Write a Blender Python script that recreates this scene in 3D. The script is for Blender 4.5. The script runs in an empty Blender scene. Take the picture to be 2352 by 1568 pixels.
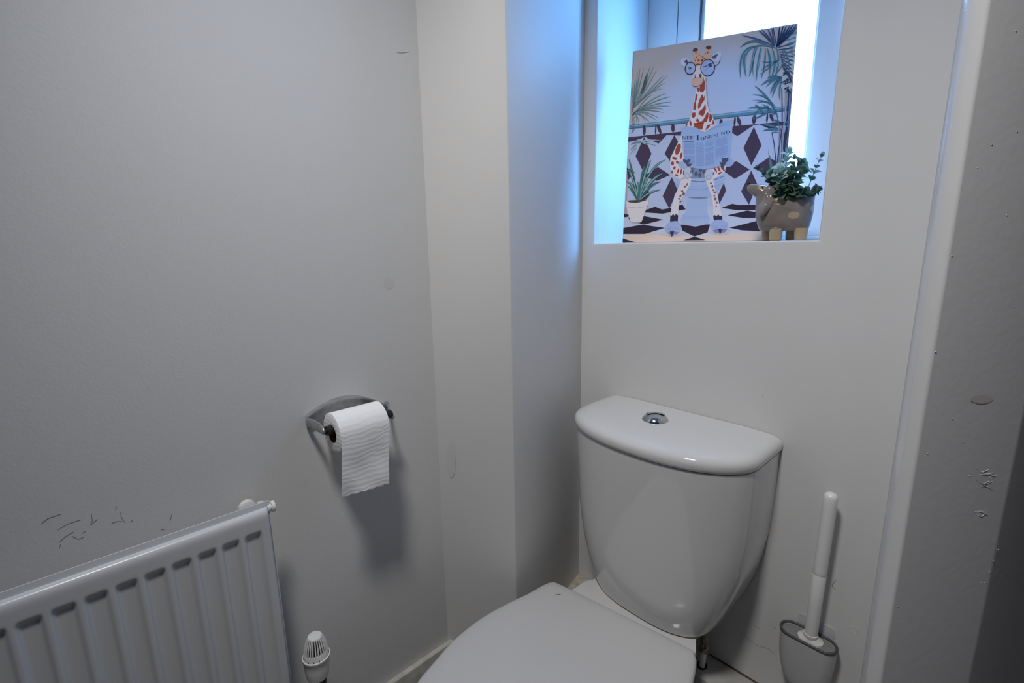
import bpy, bmesh, math, random
from mathutils import Vector, Matrix
C = bpy.context.scene
COL = C.collection
PI = math.pi
random.seed(7)

# ------------------------------------------------------------------ camera
FPX, YAW, PITCH, ROLL = 1110.09, 46.971, 11.4405, -1.0
CAMZ = 1.148
def cam_basis():
    y, p, r = map(math.radians, (YAW, PITCH, ROLL))
    f = Vector((-math.sin(y)*math.cos(p), math.cos(y)*math.cos(p), -math.sin(p)))
    rt = Vector((math.cos(y), math.sin(y), 0)); up = rt.cross(f)
    return rt*math.cos(r)+up*math.sin(r), -rt*math.sin(r)+up*math.cos(r), f
rt, up, fw = cam_basis()
cd = bpy.data.cameras.new('camera'); cam = bpy.data.objects.new('camera', cd); COL.objects.link(cam)
cd.sensor_width = 36.0; cd.lens = FPX/2352*36; cd.clip_start = 0.01
cam.matrix_world = Matrix(((rt.x, up.x, -fw.x, 0), (rt.y, up.y, -fw.y, 0), (rt.z, up.z, -fw.z, CAMZ), (0, 0, 0, 1)))
C.camera = cam

# ------------------------------------------------------------------ light
w = bpy.data.worlds.new('daylight'); C.world = w; w.use_nodes = True
bg = w.node_tree.nodes['Background']; bg.inputs[0].default_value = (0.17, 0.47, 1.0, 1); bg.inputs[1].default_value = 23
C.view_settings.view_transform = 'Standard'; C.view_settings.look = 'None'
C.view_settings.exposure = 0.0; C.view_settings.gamma = 1; C.view_settings.use_curve_mapping = False
ld = bpy.data.lights.new('ceiling_downlight', 'SPOT'); ld.energy = 83; ld.color = (1, .97, .935); ld.shadow_soft_size = .13
ld.spot_size = math.radians(94); ld.spot_blend = 1.0
lo = bpy.data.objects.new('ceiling_downlight', ld); lo.location = (-.29, -.07, 2.42); COL.objects.link(lo)
lo.rotation_euler = (Vector((-.63, .93, .3))-Vector(lo.location)).to_track_quat('-Z', 'Y').to_euler()
pd = bpy.data.lights.new('window_portal', 'AREA'); pd.shape = 'RECTANGLE'; pd.size = .62; pd.size_y = .95
pd.cycles.is_portal = True
po = bpy.data.objects.new('window_portal', pd); po.location = (-.615, 1.53, 1.6); po.rotation_euler = (-PI/2, 0, 0); COL.objects.link(po)

# ------------------------------------------------------------------ materials
def s2l(c):
    return tuple(((x/255)/12.92 if x/255 <= .04045 else ((x/255+.055)/1.055)**2.4) for x in c)
def mat(name, col, rough=.5, metal=0, spec=.5, coat=0, bump=None, srgb=False, trans=0):
    m = bpy.data.materials.new(name); m.use_nodes = True
    nt = m.node_tree; b = nt.nodes['Principled BSDF']
    if srgb: col = s2l(col)
    b.inputs['Base Color'].default_value = (*col, 1); b.inputs['Roughness'].default_value = rough
    b.inputs['Metallic'].default_value = metal; b.inputs['Specular IOR Level'].default_value = spec
    b.inputs['Coat Weight'].default_value = coat; b.inputs['Transmission Weight'].default_value = trans
    tc = nt.nodes.new('ShaderNodeTexCoord')
    n = nt.nodes.new('ShaderNodeTexNoise'); nt.links.new(tc.outputs['Object'], n.inputs['Vector'])
    sc, st, dist = bump or (60, .02, .0005)
    n.inputs['Scale'].default_value = sc; n.inputs['Detail'].default_value = 3
    bp = nt.nodes.new('ShaderNodeBump'); bp.inputs['Strength'].default_value = st; bp.inputs['Distance'].default_value = dist
    nt.links.new(n.outputs['Fac'], bp.inputs['Height']); nt.links.new(bp.outputs['Normal'], b.inputs['Normal'])
    return m
def mottle(m, c1, c2, scale, lo=.35, hi=.65, detail=4):
    nt = m.node_tree; b = nt.nodes['Principled BSDF']
    tc = nt.nodes.new('ShaderNodeTexCoord'); n = nt.nodes.new('ShaderNodeTexNoise')
    n.inputs['Scale'].default_value = scale; n.inputs['Detail'].default_value = detail
    r = nt.nodes.new('ShaderNodeValToRGB'); r.color_ramp.elements[0].position = lo; r.color_ramp.elements[1].position = hi
    r.color_ramp.elements[0].color = (*c1, 1); r.color_ramp.elements[1].color = (*c2, 1)
    nt.links.new(tc.outputs['Object'], n.inputs['Vector']); nt.links.new(n.outputs['Fac'], r.inputs[0]); nt.links.new(r.outputs[0], b.inputs['Base Color'])
    return m
M = {}
M['wall'] = mat('wall_paint', (.66, .66, .66), .55, spec=.35, bump=(200, .4, .0008))
M['wall_b'] = mat('wall_paint_smooth', (.66, .66, .66), .5, spec=.35, bump=(150, .15, .0008))
M['gloss'] = mat('gloss_trim_paint', (.66, .66, .67), .16, spec=.6, bump=(340, .35, .0008))
M['satin'] = mat('satin_grey_paint', (.68, .68, .70), .42, bump=(90, .25, .001))
M['upvc'] = mat('white_upvc', (.84, .84, .85), .25)
M['seal'] = mat('black_rubber_seal', (.02, .022, .03), .6)
M['ceram'] = mat('white_ceramic', (.69, .69, .69), .07, spec=.5, coat=.3, bump=(4, .03, .002))
M['seat'] = mat('white_seat_plastic', (.62, .62, .63), .22, bump=(6, .03, .002))
M['chrome'] = mat('chrome', (.62, .63, .66), .12, metal=1)
M['dchrome'] = mottle(mat('dull_cast_chrome', (.42, .43, .44), .38, metal=.75, bump=(300, .3, .0006)), (.36, .37, .38), (.5, .51, .52), 60)
M['black'] = mat('black_plastic', (.012, .012, .014), .35)
M['paper'] = mat('tissue_paper', (.86, .86, .86), .9, spec=.1)
M['card'] = mat('cardboard', (.16, .085, .04), .9, spec=.1)
M['rad'] = mat('radiator_enamel', (.62, .63, .65), .28, spec=.5)
M['rubber'] = mat('grey_rubber', (.07, .072, .072), .5)
M['holder'] = mat('grey_holder_plastic', (.50, .51, .515), .35)
M['insert'] = mat('grey_insert', (.22, .225, .23), .5)
M['white'] = mat('white_plastic', (.78, .78, .77), .3)
M['clearp'] = mat('pale_adhesive_plate', (.55, .56, .62), .2)
M['brass'] = mottle(mat('tarnished_brass', (.2, .17, .12), .45, metal=.8), (.20, .165, .11), (.50, .46, .36), 90)
M['dirt'] = mat('dark_grime', (.09, .07, .05), .9, spec=.05)
M['beige'] = mottle(mat('yellowed_sealant', (.5, .44, .34), .6), (.42, .36, .27), (.6, .55, .46), 60)
M['ledge'] = mottle(mat('ledge_vinyl', (.5, .49, .47), .45), (.42, .41, .39), (.56, .55, .53), 14)
M['dogbody'] = mottle(mat('taupe_glaze', (.2, .17, .16), .12, coat=.6), (.20, .175, .165), (.26, .225, .21), 40)
M['dogcream'] = mat('cream_glaze', (.47, .37, .25), .2, coat=.4)
M['soil'] = mat('dark_planter_filling', (.02, .022, .018), .9)
M['skirt'] = mottle(mat('skirting_paint', (.6, .58, .54), .4), (.5, .48, .42), (.66, .65, .62), 25)

# tissue: embossed waves
nt = M['paper'].node_tree; b = nt.nodes['Principled BSDF']
tc = nt.nodes.new('ShaderNodeTexCoord'); wv = nt.nodes.new('ShaderNodeTexWave'); wv.bands_direction = 'Z'
wv.inputs['Scale'].default_value = 30; wv.inputs['Distortion'].default_value = 9; wv.inputs['Detail'].default_value = 2; wv.inputs['Detail Scale'].default_value = .8
bp = nt.nodes.new('ShaderNodeBump'); bp.inputs['Strength'].default_value = .3; bp.inputs['Distance'].default_value = .0009
nt.links.new(tc.outputs['Object'], wv.inputs['Vector']); nt.links.new(wv.outputs['Fac'], bp.inputs['Height']); nt.links.new(bp.outputs['Normal'], b.inputs['Normal'])

# obscure glass: mostly clear to the sky, finely stippled
m = bpy.data.materials.new('obscure_glass'); m.use_nodes = True; nt = m.node_tree; nt.nodes.clear()
out = nt.nodes.new('ShaderNodeOutputMaterial'); mx = nt.nodes.new('ShaderNodeMixShader'); tr = nt.nodes.new('ShaderNodeBsdfTransparent'); gl = nt.nodes.new('ShaderNodeBsdfGlossy')
gl.inputs['Roughness'].default_value = .3; mx.inputs[0].default_value = .06
tc = nt.nodes.new('ShaderNodeTexCoord'); vo = nt.nodes.new('ShaderNodeTexNoise'); vo.inputs['Scale'].default_value = 700; vo.inputs['Detail'].default_value = 1
rp = nt.nodes.new('ShaderNodeValToRGB'); rp.color_ramp.elements[0].position = .3; rp.color_ramp.elements[0].color = (.62, .8, .9, 1); rp.color_ramp.elements[1].position = .55; rp.color_ramp.elements[1].color = (1, 1, 1, 1)
nt.links.new(tc.outputs['Object'], vo.inputs['Vector']); nt.links.new(vo.outputs['Fac'], rp.inputs[0]); nt.links.new(rp.outputs[0], tr.inputs['Color'])
nt.links.new(tr.outputs[0], mx.inputs[1]); nt.links.new(gl.outputs[0], mx.inputs[2]); nt.links.new(mx.outputs[0], out.inputs['Surface'])
M['glass'] = m

# ------------------------------------------------------------------ object helpers
def obj(name, bm, material, parent=None, smooth=True, sharp=40, loc=None):
    me = bpy.data.meshes.new(name)
    bmesh.ops.recalc_face_normals(bm, faces=bm.faces[:])
    if smooth:
        for f in bm.faces: f.smooth = True
        for e in bm.edges:
            if len(e.link_faces) == 2 and e.calc_face_angle(0) > math.radians(sharp): e.smooth = False
    bm.to_mesh(me); bm.free()
    for mm in (material if isinstance(material, list) else [material]): me.materials.append(mm)
    o = bpy.data.objects.new(name, me); COL.objects.link(o)
    if parent: o.parent = parent
    if loc: o.location = loc
    return o
def thing(name, label, cat, loc=(0, 0, 0), group=None):
    o = bpy.data.objects.new(name, None); COL.objects.link(o); o.location = loc; o.empty_display_size = .02
    o['label'] = label; o['category'] = cat
    if group: o['group'] = group
    return o
def off(bm, loc):
    bmesh.ops.translate(bm, vec=-Vector(loc), verts=bm.verts[:]); return bm
def box(bm, x0, x1, y0, y1, z0, z1, bev=0, seg=2):
    vs = [bm.verts.new(p) for p in ((x0, y0, z0), (x1, y0, z0), (x1, y1, z0), (x0, y1, z0), (x0, y0, z1), (x1, y0, z1), (x1, y1, z1), (x0, y1, z1))]
    fs = [bm.faces.new([vs[i] for i in q]) for q in ((0, 3, 2, 1), (4, 5, 6, 7), (0, 1, 5, 4), (1, 2, 6, 5), (2, 3, 7, 6), (3, 0, 4, 7))]
    if bev:
        es = list({e for f in fs for e in f.edges}); bmesh.ops.bevel(bm, geom=es, offset=bev, segments=seg, affect='EDGES', profile=.5)
    return bm
def prism(bm, pts, z0, z1, bev=0, seg=2, vbev=0):
    a = [bm.verts.new((x, y, z0)) for x, y in pts]; b_ = [bm.verts.new((x, y, z1)) for x, y in pts]
    fb = bm.faces.new(list(reversed(a))); ft = bm.faces.new(b_)
    n = len(pts); sd = [bm.faces.new([a[i], a[(i+1) % n], b_[(i+1) % n], b_[i]]) for i in range(n)]
    if bev: bmesh.ops.bevel(bm, geom=list(ft.edges)+list(fb.edges), offset=bev, segments=seg, affect='EDGES', profile=.5)
    elif vbev:
        es = [e for e in bm.edges if abs(e.verts[0].co.z-e.verts[1].co.z) > 1e-4]
        bmesh.ops.bevel(bm, geom=es, offset=vbev, segments=seg, affect='EDGES', profile=.5)
    return bm
def loft(bm, rings, cap0=True, cap1=True, closed=True):
    R = [[bm.verts.new(p) for p in r] for r in rings]; n = len(R[0])
    for a, b_ in zip(R, R[1:]):
        for i in range(n if closed else n-1):
            bm.faces.new([a[i], a[(i+1) % n], b_[(i+1) % n], b_[i]])
    if cap0: bm.faces.new(list(reversed(R[0])))
    if cap1: bm.faces.new(R[-1])
    return bm
def frame_of(d):
    d = Vector(d).normalized(); a = Vector((0, 0, 1)) if abs(d.z) < .9 else Vector((1, 0, 0))
    u = d.cross(a).normalized(); return u, d.cross(u).normalized(), d
def tube(bm, pts, r, n=12, cap=True):
    pts = [Vector(p) for p in pts]; rs = r if isinstance(r, (list, tuple)) else [r]*len(pts); rings = []
    u, v, d = frame_of(pts[1]-pts[0])
    for i, p in enumerate(pts):
        t = (pts[min(i+1, len(pts)-1)]-pts[max(i-1, 0)]).normalized()
        v = t.cross(u).normalized(); u = v.cross(t).normalized()
        rings.append([p+(u*math.cos(a)+v*math.sin(a))*rs[i] for a in [2*PI*k/n for k in range(n)]])
    return loft(bm, rings, cap, cap)
def lathe(bm, base, axis, prof, n=32, cap0=True, cap1=True, sx=1):
    u, v, d = frame_of(axis); base = Vector(base); rings = []
    for r, h in prof:
        rings.append([base+d*h+(u*math.cos(a)*sx+v*math.sin(a))*max(r, 1e-5) for a in [2*PI*k/n for k in range(n)]])
    return loft(bm, rings, cap0, cap1)
def B(): return bmesh.new()
def struct(name, bm, m_, parent=None, **k):
    o = obj(name, bm, m_, parent, **k)
    if parent is None: o['kind'] = 'structure'
    return o
def spline(pts, n=8, closed=True):
    out = []; N = len(pts)
    for i in range(N if closed else N-1):
        p = [Vector(pts[(i+k-1) % N]) if closed else Vector(pts[min(max(i+k-1, 0), N-1)]) for k in range(4)]
        for j in range(n):
            t = j/n
            out.append(.5*((2*p[1])+(p[2]-p[0])*t+(2*p[0]-5*p[1]+4*p[2]-p[3])*t*t+(3*p[1]-p[0]-3*p[2]+p[3])*t**3))
    if not closed: out.append(Vector(pts[-1]))
    return out

# ------------------------------------------------------------------ room
XL, YB, SILL, FL, CE = -1.041, 1.191, 1.1447, -.19, 2.5
WX0, WX1, WTOP = -.911, -.3185, 2.05
XR, YF = .75, -1.0
M['floor'] = mottle(mat('dark_floor_vinyl', (.1, .09, .08), .4), (.17, .16, .15), (.25, .24, .22), 9)
M['hall'] = mat('hall_wall_paint', (.27, .27, .28), .6)
struct('floor', box(B(), XL-.1, XR+.1, YF-.1, 1.75, FL-.08, FL), M['floor'])
struct('ceiling', box(B(), XL-.1, XR+.1, YF-.1, 1.75, CE, CE+.08), M['wall_b'])
wl = struct('wall_left', box(B(), XL-.1, XL, YF-.1, 1.30, FL, CE), M['wall'])
struct('wall_front', box(B(), XL, XR, YF-.1, YF, FL, CE), M['hall'])
struct('wall_right', box(B(), XR, XR+.1, YF, 1.75, FL, CE), M['hall'])
# back wall with the window opening, arrises rounded
bm = B()
YO = 1.5
def quadring(y, x0, x1, z0, z1): return [bm.verts.new(p) for p in ((x0, y, z0), (x1, y, z0), (x1, y, z1), (x0, y, z1))]
o1 = quadring(YB, XL, -.09, FL, CE); i1 = quadring(YB, WX0, WX1, SILL, WTOP)
i2 = quadring(YO, WX0, WX1, SILL, WTOP); o2 = quadring(YO, XL, -.09, FL, CE)
rimE = []
for k in range(4):
    j = (k+1) % 4
    bm.faces.new([o1[k], o1[j], i1[j], i1[k]]); bm.faces.new([i1[k], i1[j], i2[j], i2[k]]); bm.faces.new([i2[k], i2[j], o2[j], o2[k]]); bm.faces.new([o2[k], o2[j], o1[j], o1[k]])
bm.edges.ensure_lookup_table()
rimE = [e for e in bm.edges if all(abs(v.co.y-YB) < 1e-5 for v in e.verts) and all(v in i1 for v in e.verts)]
bmesh.ops.bevel(bm, geom=rimE, offset=.007, segments=4, affect='EDGES', profile=.5)
wb = struct('wall_back', bm, M['wall_b'])
# slanted boxing in the corner
bx = struct('wall_corner', prism(B(), [(XL-.02, .6886-.012), (-.8693, .8105), (-.9542, YB+.01), (XL-.02, YB+.01)], FL, CE, vbev=.0025), M['wall_b'])
# splayed doorway side at the right: glossy bevel, flat edge, grey jamb
A_, B_, C_ = (-.1061, .89), (-.0933, .8607), (-.0762, .852)
D_, E_ = (.0192, .9604), (.11, 1.20)
bm = B()
sec = [(A_, B_, 0), (B_, C_, 1), (C_, D_, 2), (D_, E_, 2)]
for (p, q, mi) in sec:
    f = bm.faces.new([bm.verts.new((p[0], p[1], FL)), bm.verts.new((q[0], q[1], FL)), bm.verts.new((q[0], q[1], CE)), bm.verts.new((p[0], p[1], CE))]); f.material_index = mi
back = [E_, (.11, 1.6), (-.09, 1.6), (-.09, 1.191), A_]
for p, q in zip(back, back[1:]):
    f = bm.faces.new([bm.verts.new((p[0], p[1], FL)), bm.verts.new((q[0], q[1], FL)), bm.verts.new((q[0], q[1], CE)), bm.verts.new((p[0], p[1], CE))]); f.material_index = 1
bmesh.ops.remove_doubles(bm, verts=bm.verts[:], dist=1e-4)
es = [e for e in bm.edges if all(abs(v.co.x-C_[0]) < 1e-4 and abs(v.co.y-C_[1]) < 1e-4 for v in e.verts)]
es += [e for e in bm.edges if all(abs(v.co.x-D_[0]) < 1e-4 and abs(v.co.y-D_[1]) < 1e-4 for v in e.verts)]
bmesh.ops.bevel(bm, geom=es, offset=.003, segments=3, affect='EDGES', profile=.5)
dj = struct('door_1', bm, [M['gloss'], M['wall_b'], M['satin']])
struct('wall_side', box(B(), .11, XR, 1.6, 1.7, FL, CE), M['hall'])
# boxed ledge under the cistern, skirting
led = struct('trim_1', box(B(), -1.0, -.09, 1.10, YB+.01, FL, 0, .002), M['ledge'])
obj('pipe_hole', prism(B(), [(-.4775+.0135*math.cos(a), 1.140+.016*math.sin(a)) for a in [2*PI*k/24 for k in range(24)]], .0, .0012), M['black'], led)
sk = B(); prism(sk, [(XL, -1.0), (XL+.017, -1.0), (XL+.017, .71), (XL, .70)], FL, 0, .004, 3)
struct('baseboard_left', sk, M['skirt'])
# grime and sealant along the junctions
tube(g := B(), [(-.478, YB-.001, .001), (-.40, YB-.001, .002), (-.34, YB-.001, .001), (-.28, YB-.001, .002)], [.0018, .0026, .0024, .0006], 6)
obj('grime_line', g, M['dirt'], led)
g = B(); prism(g, [(-.9545, YB-.001), (-.940, 1.128), (-.905, 1.118), (-.885, YB-.001)], .0002, .003, .001, 1)
obj('sealant_bead', g, M['beige'], led)
g = B(); tube(g, [(-.9535, YB-.0015, .0), (-.9538, YB-.0015, .06), (-.9536, YB-.0015, .11)], [.0015, .0008, .0012], 6)
obj('corner_crack', g, M['dirt'], wb)

# wall marks and one painted shadow
def disc_x(x, y, z, ry, rz, name, m_, parent, seed=0, nrm=(1, 0, 0)):
    rnd = random.Random(seed); bm = B(); n = 28; N = Vector(nrm).normalized(); T = Vector((-N.y, N.x, 0)); c = Vector((x, y, z))+N*.0003
    bm.faces.new([bm.verts.new(c+T*ry*math.cos(a)*(1+.08*rnd.random())+Vector((0, 0, 1))*rz*math.sin(a)*(1+.08*rnd.random())) for a in [2*PI*k/n for k in range(n)]])
    return obj(name, bm, m_, parent, smooth=False)
M['patch'] = mat('mark_shade_paint', (.625, .625, .63), .55, spec=.35, bump=(260, .35, .0008))
disc_x(XL, .575, 1.061, .014, .013, 'smudge_shade_patch', M['patch'], wl, 1)
nb = Vector((.8105-.6766, -(-.8693-(-1.061)), 0))
disc_x(-1.012, .7095, .575, .012, .05, 'smudge_shade_patch', M['patch'], bx, 2, (nb.x, nb.y, 0))  # soft shadow painted as a darker oval on the boxing
def scratches(name, parent, lst, m_, r=.0004):
    bm = B()
    for pts in lst: tube(bm, pts, r, 5)
    return obj(name, bm, m_, parent)
def LW(px_, py_):   # a point of the left wall seen at a pixel of the photograph's scuffs
    d = rt*(px_-1176)/FPX-up*(py_-784)/FPX+fw; t = (XL+.0003)/d.x; return (XL+.0003, d.y*t, CAMZ+d.z*t)
def BW(px_, py_, e=.0003):
    d = rt*(px_-1176)/FPX-up*(py_-784)/FPX+fw; t = (YB-e)/d.y; return (d.x*t, YB-e, CAMZ+d.z*t)
M['scuff'] = mat('dark_scuff', (.20, .20, .21), .8, spec=.1)
scr = [[(133, 1216), (155, 1203), (185, 1193)], [(136, 1245), (150, 1232), (168, 1221)], [(210, 1180), (212, 1195), (208, 1205), (224, 1192)], [(166, 1231), (180, 1238), (192, 1233)],
       [(276, 1176), (280, 1190), (287, 1199)], [(256, 1201), (268, 1197), (280, 1197)], [(265, 1172), (268, 1164)], [(95, 1202), (110, 1190), (140, 1180)], [(370, 1216), (377, 1216)], [(391, 1195), (395, 1180)],
       [(188, 1224), (196, 1220)], [(137, 1258), (139, 1250)], [(300, 1198), (305, 1194)]]
scratches('scuff', wl, [[LW(*p) for p in s] for s in scr], M['scuff'], .00035)
scratches('scuff', wl, [[LW(912, 120), LW(925, 121), LW(931, 119), LW(940, 119)]], M['patch'], .0007)
scratches('scuff', wb, [[BW(1921, 1331), BW(1912, 1342), BW(1911, 1346), BW(1918, 1353)], [BW(1733, 1435), BW(1745, 1444)], [BW(1775, 1438), BW(1782, 1443)]], M['scuff'], .0004)
scratches('scuff', wb, [[BW(1945, 1440), BW(1962, 1438), BW(1975, 1447), BW(1966, 1457), BW(1950, 1449)]], M['patch'], .0005)
scratches('scuff', wb, [[BW(1709, 1458), BW(1722, 1470), BW(1740, 1482), BW(1765, 1489), BW(1778, 1500)]], M['scuff'], .0003)
sp = []
for x_, y_ in ((1700, 1011), (1751, 909), (1466, 918), (1630, 951), (1750, 993), (1764, 1003), (1645, 695), (1694, 976)): p = BW(x_, y_); sp.append([p, (p[0]+.0012, p[1], p[2]+.0006)])
scratches('paint_speck', wb, sp, M['scuff'], .0006)
# bumps and smears on the jamb
dn = Vector((.1084, -.0954, 0)).normalized()
def DJ(px_, py_, e=.0004):
    d = rt*(px_-1176)/FPX-up*(py_-784)/FPX+fw; n = dn; c = Vector((C_[0], C_[1], 0)); t = (c.dot(n)+e)/d.dot(n); return d*t+Vector((0, 0, CAMZ))
bm = B()
for x_, y_, r_ in ((2149, 808, .0026), (2187, 961, .0022), (2130, 1041, .0018), (2227, 1092, .0022), (2293, 1262, .002), (2282, 1288, .002), (2272, 1313, .002), (2262, 1338, .002), (2253, 1338, .0016), (2278, 332, .0022), (2336, 302, .002), (2333, 71, .002), (2245, 385, .0016), (2312, 494, .0018), (2328, 705, .0018), (2186, 587, .0018), (2211, 1015, .0016), (2062, 1393, .0018), (2240, 1175, .0014)):
    p = DJ(x_, y_, 0); bmesh.ops.create_uvsphere(bm, u_segments=8, v_segments=6, radius=r_*.42, matrix=Matrix.Translation(p))
obj('paint_drip', bm, M['satin'], dj)
bm = B()
rnd = random.Random(4)
for k in range(9):
    x0, y0 = 2235+rnd.random()*30, 1066+rnd.random()*115
    pts = [DJ(x0+t*rnd.uniform(18, 48), y0+t*rnd.uniform(-4, 14)+rnd.uniform(-3, 3), 0) for t in (0, .4, .7, 1)]
    tube(bm, pts, [.0002, .0007, .0006, .0002], 6)
obj('flaking_paint', bm, M['satin'], dj)
M['stain'] = mat('brown_smear', (.64, .60, .59), .45)
for k, (x_, y_, a_, b_) in enumerate(((2255, 917, 22, 9), (2330, 790, 28, 22), (2265, 860, 16, 30))):
    bm = B(); rn = random.Random(k); bm.faces.new([bm.verts.new(DJ(x_+a_*math.cos(t)*(1+.25*rn.random()), y_+b_*math.sin(t)*(1+.25*rn.random()))) for t in [2*PI*q/18 for q in range(18)]])
    if k == 0: obj('smear', bm, M['stain'], dj, smooth=False)
    else: bm.free()

# ------------------------------------------------------------------ window
wn = bpy.data.objects.new('window_1', None); COL.objects.link(wn); wn.location = (-.615, 1.445, SILL); wn['kind'] = 'structure'; wn.empty_display_size = .05
WL = wn.location
def ring_frame(bm, x0, x1, z0, z1, wl_, wr, wbm, wt, y0, y1, bev=.003):
    box(bm, x0, x0+wl_, y0, y1, z0, z1, bev); box(bm, x1-wr, x1, y0, y1, z0, z1, bev)
    box(bm, x0+wl_, x1-wr, y0, y1, z0, z0+wbm, bev); box(bm, x0+wl_, x1-wr, y0, y1, z1-wt, z1, bev)
YFR = 1.447
bm = B(); ring_frame(bm, WX0, WX1, SILL, WTOP, .097, .045, .010, .06, YFR, YFR+.06)
obj('outer_frame', off(bm, WL), M['upvc'], wn, loc=(0, 0, 0))
bm = B(); ring_frame(bm, WX0+.099, WX1-.047, SILL+.0095, WTOP-.06, .069, .072, .066, .07, YFR+.001, YFR+.055)
sash = obj('sash', off(bm, WL), M['upvc'], wn)
bm = B(); ring_frame(bm, WX0+.168, WX1-.119, SILL+.078, WTOP-.132, .012, .006, .010, .012, YFR+.008, YFR+.05)
obj('glazing_bead', off(bm, WL), M['upvc'], sash)
bm = B(); box(bm, WX0+.097, WX0+.0992, YFR+.004, YFR+.05, SILL+.01, WTOP-.06); box(bm, WX0+.1675, WX0+.1690, YFR+.0005, YFR+.01, SILL+.08, WTOP-.13)
obj('seal', off(bm, WL), M['seal'], wn)
bm = B(); box(bm, WX0+.17, WX1-.12, YFR+.03, YFR+.034, SILL+.08, WTOP-.134)
obj('pane', off(bm, WL), M['glass'], sash)

# ------------------------------------------------------------------ toilet
TX = -.594
tl = thing('toilet', 'white ceramic close-coupled toilet with closed lid below the window', 'toilet', (TX, .7, FL))
TL = tl.location
def dring(hw, ym, yf, yb, z, p=2.25, n=40, cx=TX):
    pts = [Vector((cx-hw, yb, z))]
    for k in range(n+1):
        t = PI-PI*k/n; c_, s_ = math.cos(t), math.sin(t)
        pts.append(Vector((cx+hw*math.copysign(abs(c_)**(2/p), c_), ym-(ym-yf)*abs(s_)**(2/p), z)))
    pts.append(Vector((cx+hw, yb, z))); return pts
yb = YB-.002
prof = [(.186, .155, 1.085, .987), (.1875, .163, 1.085, .979), (.192, .1675, 1.085, .974), (.205, .174, 1.085, .970), (.225, .183, 1.085, .966), (.26, .197, 1.082, .961), (.31, .213, 1.08, .954), (.37, .227, 1.08, .949), (.44, .236, 1.075, .944), (.52, .2405, 1.075, .940), (.60, .2425, 1.07, .934), (.652, .243, 1.07, .931)]
bm = loft(B(), [dring(h, ym, yf, yb, z, 2.7-.45*min(1, (z-.186)/.3)) for z, h, ym, yf in prof])
obj('cistern', off(bm, TL), M['ceram'], tl)
lidp = [(.654, -.006), (.656, .0), (.662, .003), (.672, .004), (.680, .001), (.686, -.006), (.690, -.016), (.6925, -.032), (.694, -.06), (.695, -.09)]
bm = loft(B(), [dring(.2445+d, 1.07, .926-d, yb, z) for z, d in lidp])
clid = obj('cistern_lid', off(bm, TL), M['ceram'], tl, sharp=50)
# flush button
bt = Vector((-.617, 1.079, .6935))
bm = lathe(B(), bt, (0, 0, 1), [(.0335, 0), (.0335, .002), (.031, .006), (.0250, .0135), (.0232, .0142), (.0222, .0110)], 40)
fb = obj('flush_button', off(bm, TL), M['chrome'], tl)
for _ in ():
    pass
def half_dome(a0, a1, dz):
    bm = B(); R_ = .0200; n = 20; rings = []
    for q in range(7):
        r = R_*q/6; rings.append([Vector((bt.x+r*math.cos(a0+(a1-a0)*k/n), bt.y+r*math.sin(a0+(a1-a0)*k/n), bt.z+.0148+dz+.0042*(1-(q/6)**2))) for k in range(n+1)])
    V = [[bm.verts.new(p) for p in r] for r in rings]
    for a, b2 in zip(V, V[1:]):
        for i in range(n): bm.faces.new([a[i], a[i+1], b2[i+1], b2[i]])
    low = [bm.verts.new(Vector((v.co.x, v.co.y, v.co.z-.005))) for v in V[-1]]
    for i in range(n): bm.faces.new([V[-1][i], V[-1][i+1], low[i+1], low[i]])
    bmesh.ops.remove_doubles(bm, verts=bm.verts[:], dist=1e-6); return bm
ang = math.radians(38)
obj('push_half', off(half_dome(ang, ang+PI, 0), TL), M['chrome'], fb); obj('push_half', off(half_dome(ang-PI+.07, ang-.07, -.002), TL), M['chrome'], fb)
# pan: deck, bowl and foot in one casting
def pan_ring(z, k, yb_, yshift=0, dk=.172):
    pts = [(-dk*.66, yb_), (-dk*.86, 1.04), (-dk*1.0, .985), (-dk*1.02, .93), (-.185*k, .86), (-.215*k, .72), (-.222*k, .60), (-.20*k, .48), (-.14*k, .38), (0, .335+yshift), (.14*k, .38), (.20*k, .48), (.222*k, .60), (.215*k, .72), (.185*k, .86), (dk*1.06, .93), (dk*.96, .985), (dk*.80, 1.04), (dk*.66, yb_)]
    cy = .72
    return [Vector((TX+x, cy+(y-cy)*(k if y < .9 else 1), z)) for x, y in pts]
rg = [pan_ring(.186, 1.0, 1.187), pan_ring(.180, 1.01, 1.187, dk=.1735), pan_ring(.15, .99, 1.187, dk=.172), pan_ring(.10, .88, 1.094, dk=.165), pan_ring(.02, .68, 1.094, dk=.13), pan_ring(-.08, .55, 1.094, dk=.11), pan_ring(-.15, .55, 1.094, dk=.115), pan_ring(-.189, .58, 1.094, dk=.12)]
bm = loft(B(), rg)
obj('pan', off(bm, TL), M['ceram'], tl)
# seat and lid
LO = [(-.640, .922), (-.779, .901), (-.805, .892), (-.815, .868), (-.822, .81), (-.831, .764), (-.842, .69), (-.843, .632), (-.836, .565), (-.819, .506), (-.796, .437), (-.755, .37), (-.69, .318), (-.60, .292), (-.51, .305), (-.445, .35), (-.40, .42), (-.372, .52), (-.362, .62), (-.362, .72), (-.369, .80), (-.380, .866), (-.398, .922), (-.412, .944), (-.435, .9500)]
lo_s = [Vector((p[0], p[1], 0)) for p in spline([(x, y, 0) for x, y in LO], 5)]
cen = sum(lo_s, Vector())/len(lo_s)
def lring(z, inset): return [Vector((*(p+(cen-p).normalized()*inset).xy, z)) for p in lo_s]
bm = loft(B(), [lring(.203, .010), lring(.2045, .0035), lring(.209, .0), lring(.213, .001), lring(.217, .0045), lring(.2195, .010), lring(.2215, .03), lring(.2225, .07), lring(.223, .13)])
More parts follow.
